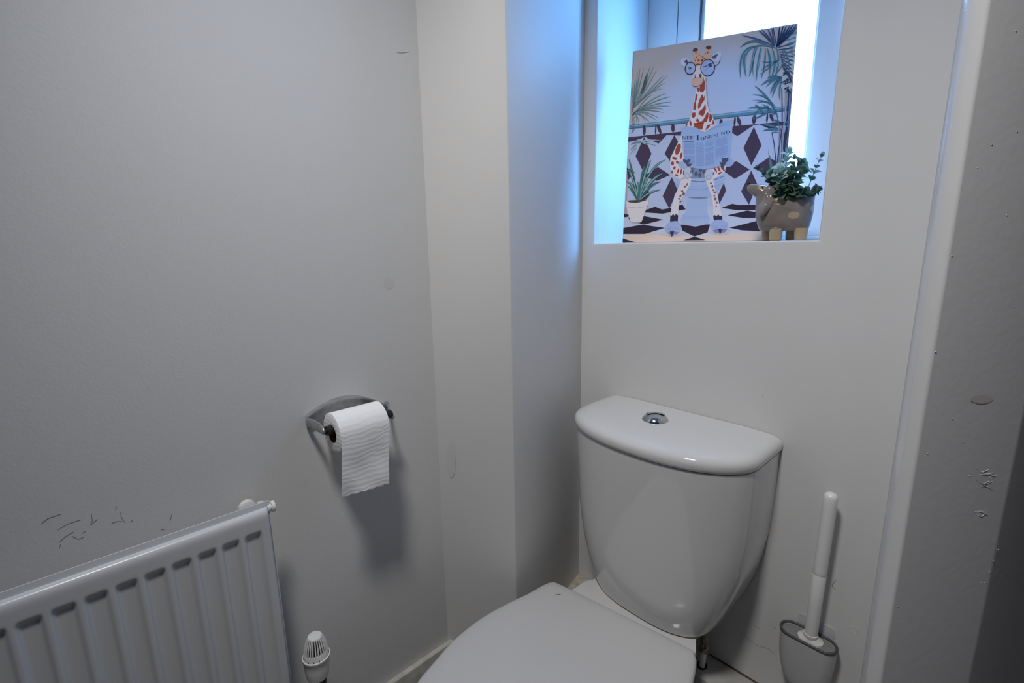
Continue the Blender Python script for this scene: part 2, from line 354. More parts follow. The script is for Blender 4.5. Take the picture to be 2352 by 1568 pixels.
sl = obj('seat_lid', off(bm, TL), M['seat'], tl, sharp=60)
bm = loft(B(), [lring(.196, .012), lring(.1965, .009), lring(.201, .006), lring(.2025, .012)])
obj('seat', off(bm, TL), M['seat'], tl)
g = B(); tube(g, [Vector((-.7595, .848, .2227)), Vector((-.7555, .858, .2228)), Vector((-.750, .863, .2228))], [.0004, .0011, .0007], 6)
obj('chip', off(g, TL), M['scuff'], sl)


# ------------------------------------------------------------------ water feed
vl = thing('water_supply_valve', 'tarnished isolating valve on white pipe under the cistern', 'valve', (-.4745, 1.139, 0))
VL = vl.location
def OB(name, bm, m_, parent, L): return obj(name, off(bm, L), m_, parent)
OB('pipe', tube(B(), [(-.4765, 1.1385, .0015), (-.4745, 1.1385, .05)], .0082, 20), M['white'], vl, VL)
OB('nut', lathe(B(), (-.4743, 1.1385, .048), (0, 0, 1), [(.0105, 0), (.0118, .002), (.0118, .009), (.0105, .011)], 6), M['brass'], vl, VL)
OB('valve_body', lathe(B(), (-.4741, 1.1385, .059), (0, 0, 1), [(.0095, 0), (.0115, .004), (.0125, .012), (.0115, .020), (.0095, .024)], 24), M['brass'], vl, VL)
ax = Vector((.42, -.86, .28)).normalized(); vb = Vector((-.4741, 1.1385, .071))+ax*.009
OB('screw', lathe(B(), vb, ax, [(.0072, 0), (.0072, .005), (.0062, .0055), (.0058, .0045)], 24), M['brass'], vl, VL)
u_, v_, d_ = frame_of(ax); bm = B(); c0 = vb+ax*.0048
q = [c0+v_*.0048+u_*.0008, c0+v_*.0048-u_*.0008, c0-v_*.0048-u_*.0008, c0-v_*.0048+u_*.0008]
bm.faces.new([bm.verts.new(p) for p in q]); OB('slot', bm, M['black'], vl, VL)
OB('tail_nut', lathe(B(), (-.4741, 1.1385, .083), (0, 0, 1), [(.0105, 0), (.0118, .002), (.0118, .012), (.009, .014), (.0075, .02), (.0075, .108)], 6), M['brass'], vl, VL)

# ------------------------------------------------------------------ toilet paper holder
th = thing('toilet_roll_holder', 'cast chrome arched toilet roll holder on the left wall', 'toilet roll holder', (XL, .455, .77))
TH = th.location
bm = B(); N = 26; front = []; 
def arch(y): return .812-3.8*(y-.432)**2
sections = []
for k in range(N+1):
    y = .352+(.545-.352)*k/N; zt = arch(y); zb = .764-.6*(y-.44)**2
    zb = min(zb, zt-.012); e = 1
    xo = XL+.010
    sections.append([Vector((XL, y, zb)), Vector((xo-.004, y, zb)), Vector((xo-.004, y, zt-.0055)), Vector((xo+.002, y, zt-.004)), Vector((xo+.002, y, zt)), Vector((XL, y, zt+.001))])
loft(bm, sections); OB('backplate', bm, M['dchrome'], th, TH)
def arm(y0, y1, name='arm'):
    bm = B(); path = [((XL+.003, y0, .7765), .0095), ((XL+.014, y0-.002*(1 if y0 < .46 else -1), .7765), .0105), ((XL+.034, (y0+y1)/2, .7745), .0125), ((XL+.052, y1, .7715), .0115), ((XL+.064, y1, .7695), .0095), ((XL+.071, y1, .7685), .0065), ((XL+.074, y1, .768), .002)]
    rings = []
    for (p, h) in path:
        rings.append([Vector((p[0], p[1]+.0035*math.cos(a)+.0015*math.cos(a)*0, p[2]+h*math.sin(a))) for a in [2*PI*k/16 for k in range(16)]])
    loft(bm, rings); return OB(name, bm, M['dchrome'], th, TH)
arm(.3535, .3625); ra = arm(.5415, .5235); ra.location.z -= .009
OB('roller', tube(B(), [(-.9715, .3640, .7675), (-.9715, .3672, .7675), (-.9715, .3674, .7675), (-.9715, .5165, .7675), (-.9715, .517, .7675), (-.9715, .5215, .7675)], [.0060, .0060, .0108, .0108, .0065, .0065], 24), M['black'], th, TH)
OB('screw', lathe(B(), (XL+.006, .392, .7765), (1, 0, 0), [(.0035, 0), (.0035, .0015), (.002, .0025)], 12), M['chrome'], th, TH)
tr_ = thing('toilet_roll', 'white toilet roll with a loose sheet hanging, on the wall holder', 'toilet roll', (-.9715, .44, .760))
TR = tr_.location
RC = Vector((-.9715, .3790, .7585)); RW = .1115; R1 = .0450
bm = lathe(B(), RC, (0, 1, 0), [(.0205, .0003), (.043, 0), (R1, .0015), (R1, RW-.0015), (.043, RW), (.0205, RW-.0003)], 64, False, False)
roll = OB('paper', bm, M['paper'], tr_, TR)
OB('cardboard_core', lathe(B(), RC, (0, 1, 0), [(.0206, .0006), (.0206, RW-.0006), (.0198, RW-.0006), (.0198, .0006)], 40, False, False), M['card'], tr_, TR)
bm = B(); nU, nV = 26, 46; R2 = R1+.0008; V = []
pathp = []
for k in range(12):
    a = PI/2-(PI/2)*k/11; pathp.append((RC.x+R2*math.cos(a), RC.z+R2*math.sin(a), 0))
zend = .632
for k in range(1, nV-11):
    t = k/(nV-12); pathp.append((RC.x+R2+.0006*math.sin(t*9), RC.z+(zend-RC.z)*t, t))
for i, (x, z, t) in enumerate(pathp):
    row = []
    for j in range(nU+1):
        u = j/nU; yy = RC.y+.0005+u*(RW-.001)-.0115*t
        zz = z-(t**3)*.006*u+(t > .97)*.0015*math.sin(u*37)
        row.append(bm.verts.new((x+t*(.0022*math.sin(u*5+t*4)+.001*math.sin(u*11-t*9)), yy+t*.002*(.5-u), zz)))
    V.append(row)
for a, b2 in zip(V, V[1:]):
    for j in range(nU): bm.faces.new([a[j], a[j+1], b2[j+1], b2[j]])
OB('hanging_sheet', bm, M['paper'], tr_, TR)

# ------------------------------------------------------------------ radiator
rd = thing('radiator', 'white ribbed panel radiator low on the left wall', 'radiator', (XL+.05, -.15, .15))
RD = rd.location
XF = -.941; Y0, Y1, ZT, ZB = -.62, .2375, .668, .150
bm = B()
pitch = .0380; sl0 = .2005   # channel centres
def sstep(a, b_, x): t = min(max((x-a)/(b_-a), 0), 1); return t*t*(3-2*t)
def chan(y):
    k = round((sl0-y)/pitch)
    if k < 0: return 0
    d = abs(y-(sl0-k*pitch))
    if sl0-k*pitch < Y0+.02: return 0
    return 1-sstep(.0095, .0165, d)
ys = []; y = Y0
while y < Y1-.0115: ys.append(y); y += .0019
ys.append(Y1-.0115)
zs = [ZB, ZB+.02, .19, .198, .206, .22, .3, .4, .5, .58, .600, .606, .610, .6135, .617, .6205, .624, .63, .638, .6445]
def dz(z): return sstep(.19, .206, z)*(1-sstep(.608, .6215, z))
V = [[bm.verts.new((XF-.0068*chan(yy)*dz(z), yy, z)) for yy in ys] for z in zs]
for (xx, z) in ((XF-.0010, .6495), (XF-.0030, .6535), (XF-.0062, .6562), (XF-.0105, .6572), (XF-.0125, .6572)):
    V.append([bm.verts.new((xx, yy, z)) for yy in ys])
for a, b2 in zip(V, V[1:]):
    for j in range(len(ys)-1): bm.faces.new([a[j], a[j+1], b2[j+1], b2[j]])
side = [V_[-1] for V_ in V]
for ddx, ddy in ((.0012, .0035), (.0042, .0062), (.0085, .0072)):
    new = [bm.verts.new((max(XF-.0125, v.co.x-ddx) if v.co.x-ddx > XF-.0125 else XF-.0125, ys[-1]+ddy, v.co.z)) for v in [V_[-1] for V_ in V]]
    for k in range(len(new)-1): bm.faces.new([side[k], new[k], new[k+1], side[k+1]])
    side = new
OB('front_panel', bm, M['rad'], rd, RD)
bm = B(); box(bm, XF-.0145, XF-.0122, Y0, Y1, ZB, .6690, .0008); OB('seam_flange', bm, M['rad'], rd, RD)
bm = B(); box(bm, XF-.027, XF-.0145, Y0, Y1-.014, ZB+.004, .6575, .005, 3); OB('back_panel', bm, M['rad'], rd, RD)
bm = B(); tube(bm, [(XF-.0135, Y1-.012, .6650), (XF-.0135, Y1+.003, .6500)], .0006, 5)
box(bm, XF-.021, XF-.0140, Y1-.020, Y1-.008, .655, .6700, .0025); OB('air_vent_boss', bm, M['rad'], rd, RD)
bm = lathe(B(), (XF-.0165, Y1-.004, .6520), (0, 1, 0), [(.0085, 0), (.0085, .005), (.0065, .0055), (.0065, .007), (.0110, .0075), (.0110, .0135), (.009, .0145)], 20)
OB('bleed_plug', bm, M['white'], rd, RD)
bm = lathe(B(), (XF-.088, .214, .633), (1, 0, 0), [(.016, 0), (.016, .012), (.012, .014)], 28); OB('wall_bracket', bm, M['white'], rd, RD)
# thermostatic valve
tv = thing('thermostatic_valve', 'white slotted thermostatic radiator valve head with black collar', 'radiator valve', (-.95, .291, .17))
TV = tv.location; axv = Vector((-.02, .03, 1)).normalized(); b0 = Vector((-.95, .2895, .2300))
OB('head_body', lathe(B(), b0, axv, [(.017, 0), (.0225, .002), (.0245, .012), (.0265, .030), (.0272, .046), (.0285, .048), (.0285, .052), (.0262, .053), (.0262, .046)], 40, True, False), M['white'], tv, TV)
OB('scale_ring', lathe(B(), b0, axv, [(.0245, .042), (.0248, .060), (.0235, .0625), (.0215, .0625)], 40), M['white'], tv, TV)
OB('inner_core', lathe(B(), b0, axv, [(.0185, .060), (.0165, .082), (.0125, .0965)], 32), M['black'], tv, TV)
bm = B(); u_, v_, d_ = frame_of(axv)
for k in range(26):
    a = 2*PI*k/26; rr = u_*math.cos(a)+v_*math.sin(a)
    tube(bm, [b0+d_*.0615+rr*.0235, b0+d_*.075+rr*.0218, b0+d_*.088+rr*.0182, b0+d_*.0975+rr*.0138], [.0016, .0016, .0014, .0012], 6)
lathe(bm, b0, axv, [(.0150, .0955), (.0152, .0975), (.0135, .0995), (.006, .1005)], 32)
OB('ribbed_cap', bm, M['white'], tv, TV)
bm = B()
for a, h, sc_ in ((-1.05, .0525, 1.3), (-.55, .0535, 1), (-.1, .054, .8)):
    c0 = b0+d_*h; rr = Vector((math.cos(a), math.sin(a), 0))
    tube(bm, [c0+rr*.0243+d_*(-.0032*sc_), c0+rr*.0249+d_*(.0032*sc_)], .0009*sc_, 6)
OB('scale_mark', bm, M['black'], tv, TV)
OB('collar', lathe(B(), b0, axv, [(.012, -.04), (.0155, -.03), (.0175, -.012), (.0185, .003)], 32), M['black'], tv, TV)
OB('valve_tail', tube(B(), [b0-d_*.035, b0-d_*.06, b0-d_*.07+Vector((0, -.012, 0)), b0-d_*.07+Vector((-.008, -.05, 0))], [.009, .009, .009, .009], 16), M['chrome'], tv, TV)

# ------------------------------------------------------------------ toilet brush
HX, HY, HZ = -.2435, 1.1575, .2345
bh = thing('toilet_brush_holder', 'grey wall-mounted toilet brush holder with dark rubber rim', 'brush holder', (HX, YB, .1))
BHL = bh.location
def cap(hw, hd, z, n=36, cx=HX, cy=HY, tilt=0):
    pts = []
    for k in range(n):
        a = 2*PI*k/n; c_, s_ = math.cos(a), math.sin(a)
        pts.append(Vector((cx+(hw-hd)*(1 if c_ > 0 else -1)*min(1, abs(c_)*6)+hd*c_, cy+hd*s_, z)))
    return pts
rings = []
for z, f in ((HZ, 1), (.215, 1.0), (.195, .985), (.17, .955), (.15, .90), (.13, .81), (.115, .70), (.103, .55), (.098, .42)):
    rings.append(cap(.0585*f, min(.027, .0585*f*.8)*(.6+.4*f), z))
inner = [cap(.055, .0235, HZ), cap(.054, .0225, HZ-.004)]
bm = B(); loft(bm, list(reversed(rings))+inner, True, True); OB('holder_body', bm, M['holder'], bh, BHL)
bm = B(); loft(bm, [cap(.0535, .0215, HZ-.0035), cap(.0535, .0215, HZ-.0015)]); OB('inner_insert', bm, M['insert'], bh, BHL)
rim = cap(.0575, .0255, HZ+.0012, 40); bm = B()
R_ = []
for i, p in enumerate(rim):
    t = (rim[(i+1) % 40]-rim[i-1]).normalized(); n_ = Vector((t.y, -t.x, 0))
    R_.append([bm.verts.new(p+n_*.0031*math.cos(a)+Vector((0, 0, .0035*math.sin(a)))) for a in [2*PI*k/10 for k in range(10)]])
for i in range(40):
    for j in range(10): bm.faces.new([R_[i][j], R_[i][(j+1) % 10], R_[(i+1) % 40][(j+1) % 10], R_[(i+1) % 40][j]])
OB('rubber_rim', bm, M['rubber'], bh, BHL)
bm = B(); pts = []
for (cx_, cz_, a0) in ((HX+.006+.028, .254, 0), (HX+.006-.028, .254, PI/2)):
    for k in range(7): a = a0+PI/2*k/6; pts.append((cx_+.010*math.cos(a), cz_+.010*math.sin(a)))
pts += [(HX+.006-.038, .15), (HX+.006+.038, .15)]
a_ = [bm.verts.new((x, YB-.0002, z)) for x, z in pts]; b_2 = [bm.verts.new((x, YB-.0022, z)) for x, z in pts]
bm.faces.new(a_); bm.faces.new(list(reversed(b_2)))
for i in range(len(pts)): bm.faces.new([a_[i], a_[(i+1) % len(pts)], b_2[(i+1) % len(pts)], b_2[i]])
OB('adhesive_plate', bm, M['clearp'], bh, BHL)
tb = thing('toilet_brush', 'white toilet brush handle standing in the grey holder', 'toilet brush', (HX+.005, 1.152, HZ))
TB = tb.location; hb = Vector((-.2385, 1.153, HZ+.001)); ht = Vector((-.2305, 1.146, .612)); L_ = (ht-hb).length
bm = lathe(B(), hb, ht-hb, [(.0118, .0), (.0145, .010), (.0148, .018), (.0136, .0185), (.0137, .03), (.0137, L_*.25), (.0137, L_*.465), (.0132, L_*.468), (.0132, L_*.471), (.0137, L_*.474), (.0137, L_*.49), (.0137, L_*.75), (.0137, L_-.03), (.0136, L_-.012), (.0125, L_-.006), (.009, L_-.0015), (.003, L_)], 32)
OB('handle', bm, M['white'], tb, TB)
bm = B(); loft(bm, [cap(.026, .0195, HZ-.002, 36, hb.x, HY-.001), cap(.026, .0195, HZ+.002, 36, hb.x, HY-.001), cap(.020, .0175, HZ+.006, 36, hb.x, HY-.002), cap(.014, .0135, HZ+.012, 36, hb.x, HY-.004)]); OB('flange', bm, M['white'], tb, TB)
bm = lathe(B(), (HX, HY, .215), (0, 0, -1), [(.006, -.018), (.006, .01), (.018, .02), (.02, .06), (.012, .09)], 20); OB('brush_head', bm, M['white'], tb, TB)
# ------------------------------------------------------------------ printed canvas
BLc = Vector((-.8131, 1.1985, SILL+.0004)); CW, CH = .3999, .5285
uc = Vector((math.sin(1.1673), math.cos(1.1673), 0)); nc = Vector((-uc.y, uc.x, 0))
upc = Vector((0, 0, 1))*math.cos(.1437)+nc*math.sin(.1437); outc = uc.cross(upc)      # outc faces the room
cv = thing('canvas_print', 'large canvas print of a giraffe in glasses reading a newspaper, leaning in the window', 'canvas print', BLc)
inc = -outc      # local y points away from the room
cv.matrix_world = Matrix(((uc.x, inc.x, upc.x, BLc.x), (uc.y, inc.y, upc.y, BLc.y), (uc.z, inc.z, upc.z, BLc.z), (0, 0, 0, 1)))
M['canvas'] = mat('canvas_edge', (.42, .36, .33), .85, spec=.1)
M['inkedge'] = mottle(mat('printed_canvas_edge', (.1, .08, .08), .85, spec=.1), (.05, .045, .05), (.36, .32, .30), 22, .48, .55)
bm = B(); box(bm, 0, CW, .0002, .0165, 0, CH, .0012, 2)
for f in bm.faces:
    c0 = f.calc_center_median()
    f.material_index = 1 if c0.x < .002 else 0
obj('stretched_canvas', bm, [M['canvas'], M['inkedge']], cv)
# homography from the photograph's pixels to the print
def solve(A, bvec):
    n = len(A); A = [r[:]+[b_] for r, b_ in zip(A, bvec)]
    for i in range(n):
        p = max(range(i, n), key=lambda r: abs(A[r][i])); A[i], A[p] = A[p], A[i]
        for r in range(n):
            if r != i:
                k = A[r][i]/A[i][i]; A[r] = [x-k*y for x, y in zip(A[r], A[i])]
    return [A[i][n]/A[i][i] for i in range(n)]
src = [(1427, 550.5), (1797, 549), (1456, 117), (1830, 54)]; dst = [(0, 0), (1, 0), (0, 1), (1, 1)]
Am, bv = [], []
for (x, y), (u, v) in zip(src, dst):
    Am.append([x, y, 1, 0, 0, 0, -u*x, -u*y]); bv.append(u); Am.append([0, 0, 0, x, y, 1, -v*x, -v*y]); bv.append(v)
Hm = solve(Am, bv)
CR = {'c': (1400, 40, 2.9038), 'g': (1500, 80, 6.532), 'h': (1500, 270, 5.6), 'l': (1420, 120, 3.5625), 'r': (1680, 40, 4.3556)}
def uvp(cr, x, y):
    ox, oy, s = CR[cr]; x = ox+x/s; y = oy+y/s
    d = Hm[6]*x+Hm[7]*y+1
    return (min(max((Hm[0]*x+Hm[1]*y+Hm[2])/d, .001), .999)*CW, min(max((Hm[3]*x+Hm[4]*y+Hm[5])/d, .001), .999)*CH)
abm = B(); amats = []; aidx = {}; layer = [0]
def ink(col):
    if col not in aidx:
        mm = mat('print_ink', tuple(c_*min(1.75, .86/max(s2l(col))) for c_ in s2l(col)), .75, spec=.15, bump=(900, .15, .0003)); aidx[col] = len(amats); amats.append(mm)
    return aidx[col]
def lay(): layer[0] += 1
def poly(cr, pts, col):
    e = -.00006*layer[0]; q = []
    for x, y in pts:
        u, v = uvp(cr, x, y)
        if not q or abs(u-q[-1][0])+abs(v-q[-1][1]) > 2e-5: q.append((u, v))
    if len(q) < 3: return
    f = abm.faces.new([abm.verts.new((u, e, v)) for u, v in q]); f.material_index = ink(col)
def blade(cr, p0, p1, p2, w_, col, n=7, taper=1):
    L, R_ = [], []
    for k in range(n+1):
        t = k/n; x = (1-t)**2*p0[0]+2*t*(1-t)*p1[0]+t*t*p2[0]; y = (1-t)**2*p0[1]+2*t*(1-t)*p1[1]+t*t*p2[1]
        dx = 2*(1-t)*(p1[0]-p0[0])+2*t*(p2[0]-p1[0]); dy = 2*(1-t)*(p1[1]-p0[1])+2*t*(p2[1]-p1[1]); l_ = math.hypot(dx, dy) or 1
        ww = w_*.5*(math.sin(PI*min(1, (t*.9+.08)))**.7 if taper else 1)
        L.append((x-dy/l_*ww, y+dx/l_*ww)); R_.append((x+dy/l_*ww, y-dx/l_*ww))
    for k in range(n): poly(cr, [L[k], L[k+1], R_[k+1], R_[k]], col)
def line(cr, pts, w_, col):
    for a, b_ in zip(pts, pts[1:]):
        dx, dy = b_[0]-a[0], b_[1]-a[1]; l_ = math.hypot(dx, dy) or 1; ox, oy = -dy/l_*w_/2, dx/l_*w_/2
        poly(cr, [(a[0]+ox, a[1]+oy), (b_[0]+ox, b_[1]+oy), (b_[0]-ox, b_[1]-oy), (a[0]-ox, a[1]-oy)], col)
def ell(cr, cx, cy, rx, ry, col, rot=0, n=20, a0=0, a1=2*PI):
    c_, s_ = math.cos(rot), math.sin(rot)
    poly(cr, [(cx+rx*math.cos(a)*c_-ry*math.sin(a)*s_, cy+rx*math.cos(a)*s_+ry*math.sin(a)*c_) for a in [a0+(a1-a0)*k/n for k in range(n)]], col)
def ringl(cr, cx, cy, rx, ry, w_, col, rot=0, n=28):
    c_, s_ = math.cos(rot), math.sin(rot)
    P_ = [(cx+rx*math.cos(a)*c_-ry*math.sin(a)*s_, cy+rx*math.cos(a)*s_+ry*math.sin(a)*c_) for a in [2*PI*k/n for k in range(n+1)]]
    line(cr, P_, w_, col)
DK, DK2, WH, TAN = (62, 52, 70), (44, 37, 50), (178, 188, 215), (190, 170, 158)
TEAL, TEALD, TEALG, OLIVE = (72, 112, 120), (38, 70, 84), (96, 150, 150), (98, 120, 122)
LB, BRN, ORG, CRM = (165, 190, 230), (135, 62, 52), (190, 112, 80), (190, 184, 190)
# wall of the picture: cream at its edges, window's blue bloom painted into its middle
mv = bpy.data.materials.new('print_wall_bloom'); mv.use_nodes = True; nt = mv.node_tree; b = nt.nodes['Principled BSDF']; b.inputs['Roughness'].default_value = .75; b.inputs['Specular IOR Level'].default_value = .15
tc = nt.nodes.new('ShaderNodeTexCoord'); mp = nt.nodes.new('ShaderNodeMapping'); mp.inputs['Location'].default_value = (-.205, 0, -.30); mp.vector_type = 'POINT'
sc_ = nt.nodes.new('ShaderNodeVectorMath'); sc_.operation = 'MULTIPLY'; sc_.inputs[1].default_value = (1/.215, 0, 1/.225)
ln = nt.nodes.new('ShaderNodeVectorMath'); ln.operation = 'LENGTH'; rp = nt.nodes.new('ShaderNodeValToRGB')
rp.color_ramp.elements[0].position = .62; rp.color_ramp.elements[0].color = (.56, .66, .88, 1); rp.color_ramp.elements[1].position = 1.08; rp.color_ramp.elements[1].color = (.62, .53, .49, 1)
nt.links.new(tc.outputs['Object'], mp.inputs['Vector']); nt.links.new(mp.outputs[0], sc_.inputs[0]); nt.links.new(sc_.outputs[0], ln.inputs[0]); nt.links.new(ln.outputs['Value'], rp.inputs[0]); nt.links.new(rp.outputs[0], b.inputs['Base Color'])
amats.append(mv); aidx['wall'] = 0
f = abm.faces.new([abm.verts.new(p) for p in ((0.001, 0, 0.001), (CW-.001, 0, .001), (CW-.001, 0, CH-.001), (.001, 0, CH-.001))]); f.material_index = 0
poly('c', [(165, 225), (172, 222), (158, 420), (150, 420)], TAN)
# tiled wall and floor
lay(); poly('c', [(118, 722), (540, 680), (700, 662), (1205, 612), (1180, 1215), (975, 1235), (505, 1250), (85, 1290)], WH)
poly('c', [(92, 1290), (240, 1262), (505, 1250), (975, 1235), (1180, 1215), (1155, 1478), (76, 1487)], (190, 196, 216))
lay(); poly('c', [(110, 1480), (85, 1435), (230, 1424), (565, 1447), (1155, 1405), (1155, 1478)], TAN)
poly('c', [(112, 728), (130, 724), (110, 1290), (88, 1290)], (150, 135, 140))
lay()
poly('c', [(116, 782), (478, 745), (474, 772), (380, 768), (325, 824), (255, 790), (235, 776), (190, 800), (112, 812)], DK)
poly('c', [(818, 712), (1190, 680), (1185, 706), (1112, 712), (1092, 742), (1000, 700), (960, 706), (850, 778), (816, 755)], DK)
for q in ([(230, 778), (278, 890), (225, 1012), (172, 905)], [(430, 768), (476, 850), (440, 960), (402, 940), (365, 890)], [(320, 978), (402, 1032), (312, 1070), (222, 1040)],
          [(412, 1046), (452, 1130), (395, 1258), (350, 1172)], [(110, 980), (165, 1012), (118, 1068)], [(255, 1120), (264, 1165), (236, 1200), (195, 1192)],
          [(962, 716), (1015, 840), (945, 972), (892, 855)], [(845, 943), (935, 1000), (835, 1062), (765, 1012), (780, 975)], [(1060, 922), (1110, 942), (1112, 1062), (1066, 1045), (957, 990)],
          [(946, 1006), (988, 1100), (932, 1236), (878, 1146)], [(762, 1088), (777, 1140), (730, 1232), (712, 1200), (740, 1130)], [(1180, 820), (1195, 700), (1150, 800), (1165, 900)]):
    poly('c', q, DK)
poly('c', [(225, 1280), (242, 1262), (300, 1243), (346, 1262), (420, 1250), (482, 1230), (505, 1262), (350, 1290)], DK2)
poly('c', [(745, 1255), (820, 1228), (860, 1238), (972, 1236), (1000, 1272), (850, 1272)], DK2)
for q in ([(118, 1312), (225, 1305), (355, 1330), (225, 1362), (130, 1334)], [(85, 1384), (210, 1362), (365, 1386), (230, 1425), (84, 1424)], [(80, 1453), (168, 1480), (78, 1486)],
          [(470, 1366), (670, 1366), (652, 1420), (562, 1446), (480, 1405)], [(485, 1471), (565, 1447), (640, 1471)], [(785, 1306), (920, 1275), (1000, 1290), (1000, 1326), (900, 1326)],
          [(798, 1390), (1010, 1340), (1020, 1418), (880, 1408)], [(90, 1288), (130, 1296), (118, 1308), (90, 1312)]):
    poly('c', q, DK2)
# rail and pendant ovals
lay(); poly('c', [(130, 702), (540, 655), (690, 635), (1000, 600), (1205, 578), (1203, 612), (1000, 634), (690, 668), (540, 690), (130, 728)], (78, 114, 138))
lay(); line('c', [(150, 708), (540, 664), (690, 643), (1000, 608), (1200, 586)], 8, (112, 148, 172)); line('c', [(130, 726), (540, 686), (690, 665), (1000, 631), (1200, 608)], 4, (50, 74, 92))
for x, y, rx, ry, ro in ((231, 735, 11, 34, 0), (307, 730, 5, 34, .08), (330, 728, 11, 34, -.35), (422, 722, 12, 28, 0), (742, 688, 12, 24, 0), (833, 682, 7, 34, .1), (862, 680, 12, 32, -.35), (963, 668, 14, 30, .1), (1050, 660, 7, 30, .1), (1080, 655, 12, 28, -.35)):
    ell('c', x, y, rx, ry, DK, ro, 14)
# toilet in the picture
lay(); poly('c', [(518, 1182), (648, 1182), (652, 1290), (668, 1325), (662, 1362), (570, 1380), (478, 1364), (468, 1330), (488, 1296), (508, 1280)], (165, 182, 216))
poly('c', [(425, 1055), (772, 1032), (764, 1080), (735, 1120), (700, 1165), (655, 1188), (590, 1196), (525, 1186), (480, 1160), (440, 1110)], (158, 176, 212))
lay(); ell('c', 598, 1056, 172, 42, (178, 198, 232), -.05); poly('c', [(486, 1305), (655, 1305), (668, 1328), (476, 1334)], (150, 170, 208))
lay(); line('c', [(448, 1050), (490, 1068), (600, 1078), (700, 1066), (762, 1042)], 4, (70, 84, 120)); line('c', [(436, 1092), (520, 1128), (600, 1132), (690, 1118), (755, 1088)], 4, (120, 140, 180)); line('c', [(478, 1300), (560, 1318), (655, 1306)], 3, (130, 148, 186))
# giraffe: legs, body
lay(); poly('c', [(478, 770), (440, 845), (403, 920), (402, 985), (425, 1040), (470, 1062), (540, 1050), (560, 990), (520, 880)], CRM)
poly('c', [(520, 985), (660, 985), (650, 1055), (535, 1056)], (112, 122, 150))
poly('c', [(640, 1000), (720, 985), (775, 975), (770, 1010), (742, 1036), (690, 1062), (640, 1072), (625, 1035)], CRM)
poly('c', [(480, 1050), (548, 1050), (532, 1100), (498, 1160), (462, 1210), (452, 1300), (402, 1305), (410, 1250), (430, 1170), (460, 1110)], CRM)
poly('c', [(635, 1062), (690, 1058), (700, 1120), (722, 1180), (735, 1250), (748, 1312), (692, 1316), (690, 1260), (682, 1180), (655, 1110)], CRM)
lay()
for x, y, rx, ry, ro in ((455, 862, 16, 40, .3), (475, 905, 8, 22, .2), (432, 922, 18, 10, .3), (418, 955, 10, 14, 0), (450, 948, 12, 8, .8), (430, 985, 8, 12, .5), (455, 1005, 6, 18, .3), (475, 1010, 6, 20, .2), (492, 1015, 5, 18, .1), (445, 1035, 12, 7, .6), (505, 950, 10, 14, .4), (415, 1012, 6, 10, 0),
                         (752, 985, 10, 18, -.5), (728, 995, 7, 20, -.5), (706, 1002, 6, 18, -.5), (735, 1022, 14, 6, -.5), (762, 1005, 6, 8, 0), (690, 1025, 7, 10, 0)):
    ell('c', x, y, rx, ry, BRN, ro, 12)
for x, y, rx, ry, ro in ((500, 1110, 6, 8, .5), (482, 1140, 8, 6, 0), (490, 1158, 10, 12, .5), (470, 1172, 7, 10, .4), (462, 1192, 9, 6, 0), (515, 1095, 5, 10, .4), (470, 1210, 7, 5, 0), (675, 1090, 8, 6, .6), (684, 1110, 7, 10, .2), (690, 1135, 8, 6, .4), (700, 1150, 8, 8, 0), (698, 1172, 6, 7, 0), (705, 1195, 8, 10, 0), (715, 1220, 6, 8, 0), (710, 1245, 6, 5, 0)):
    ell('c', x, y, rx, ry, (120, 70, 76), ro, 10)
for x, y in ((545, 1010), (575, 1025), (605, 1000), (600, 1035), (628, 1012)): ell('c', x, y, 12, 15, (72, 80, 104), .3, 10)
ell('c', 518, 1020, 31, 38, (182, 186, 206), .2); ell('c', 660, 1030, 30, 34, (182, 186, 206), 0)
poly('c', [(402, 1300), (410, 1305), (420, 1292), (430, 1305), (440, 1292), (454, 1304), (450, 1352), (398, 1356)], (48, 44, 60))
poly('c', [(690, 1312), (700, 1302), (712, 1312), (724, 1298), (736, 1312), (752, 1306), (752, 1340), (696, 1345)], (48, 44, 60))
lay()
ringl('c', 516, 1040, 15, 18, 3, (130, 125, 140)); ringl('c', 658, 1050, 15, 12, 3, (130, 125, 140))
poly('c', [(335, 1428), (420, 1410), (505, 1428), (420, 1448)], (165, 160, 170)); poly('c', [(648, 1418), (730, 1395), (815, 1405), (790, 1432), (740, 1442)], (165, 160, 170))
poly('c', [(362, 1400), (375, 1362), (400, 1344), (440, 1340), (468, 1358), (478, 1392), (455, 1425), (412, 1445), (385, 1425)], (150, 164, 204))
poly('c', [(668, 1385), (680, 1350), (712, 1334), (750, 1334), (790, 1358), (792, 1395), (770, 1420), (740, 1432), (695, 1420)], (150, 164, 204))
lay()
for x0, y0, xs in ((412, 1440, (380, 398, 418, 438, 458)), (738, 1428, (690, 710, 735, 755, 775))):
    for x in xs: line('c', [(x, y0-62+abs(x-x0)*.2), (x0+(x-x0)*.35, y0-18)], 3, (105, 118, 160))
    poly('c', [(x0-14, y0-30), (x0+16, y0-30), (x0-2, y0+8)], (48, 44, 60))
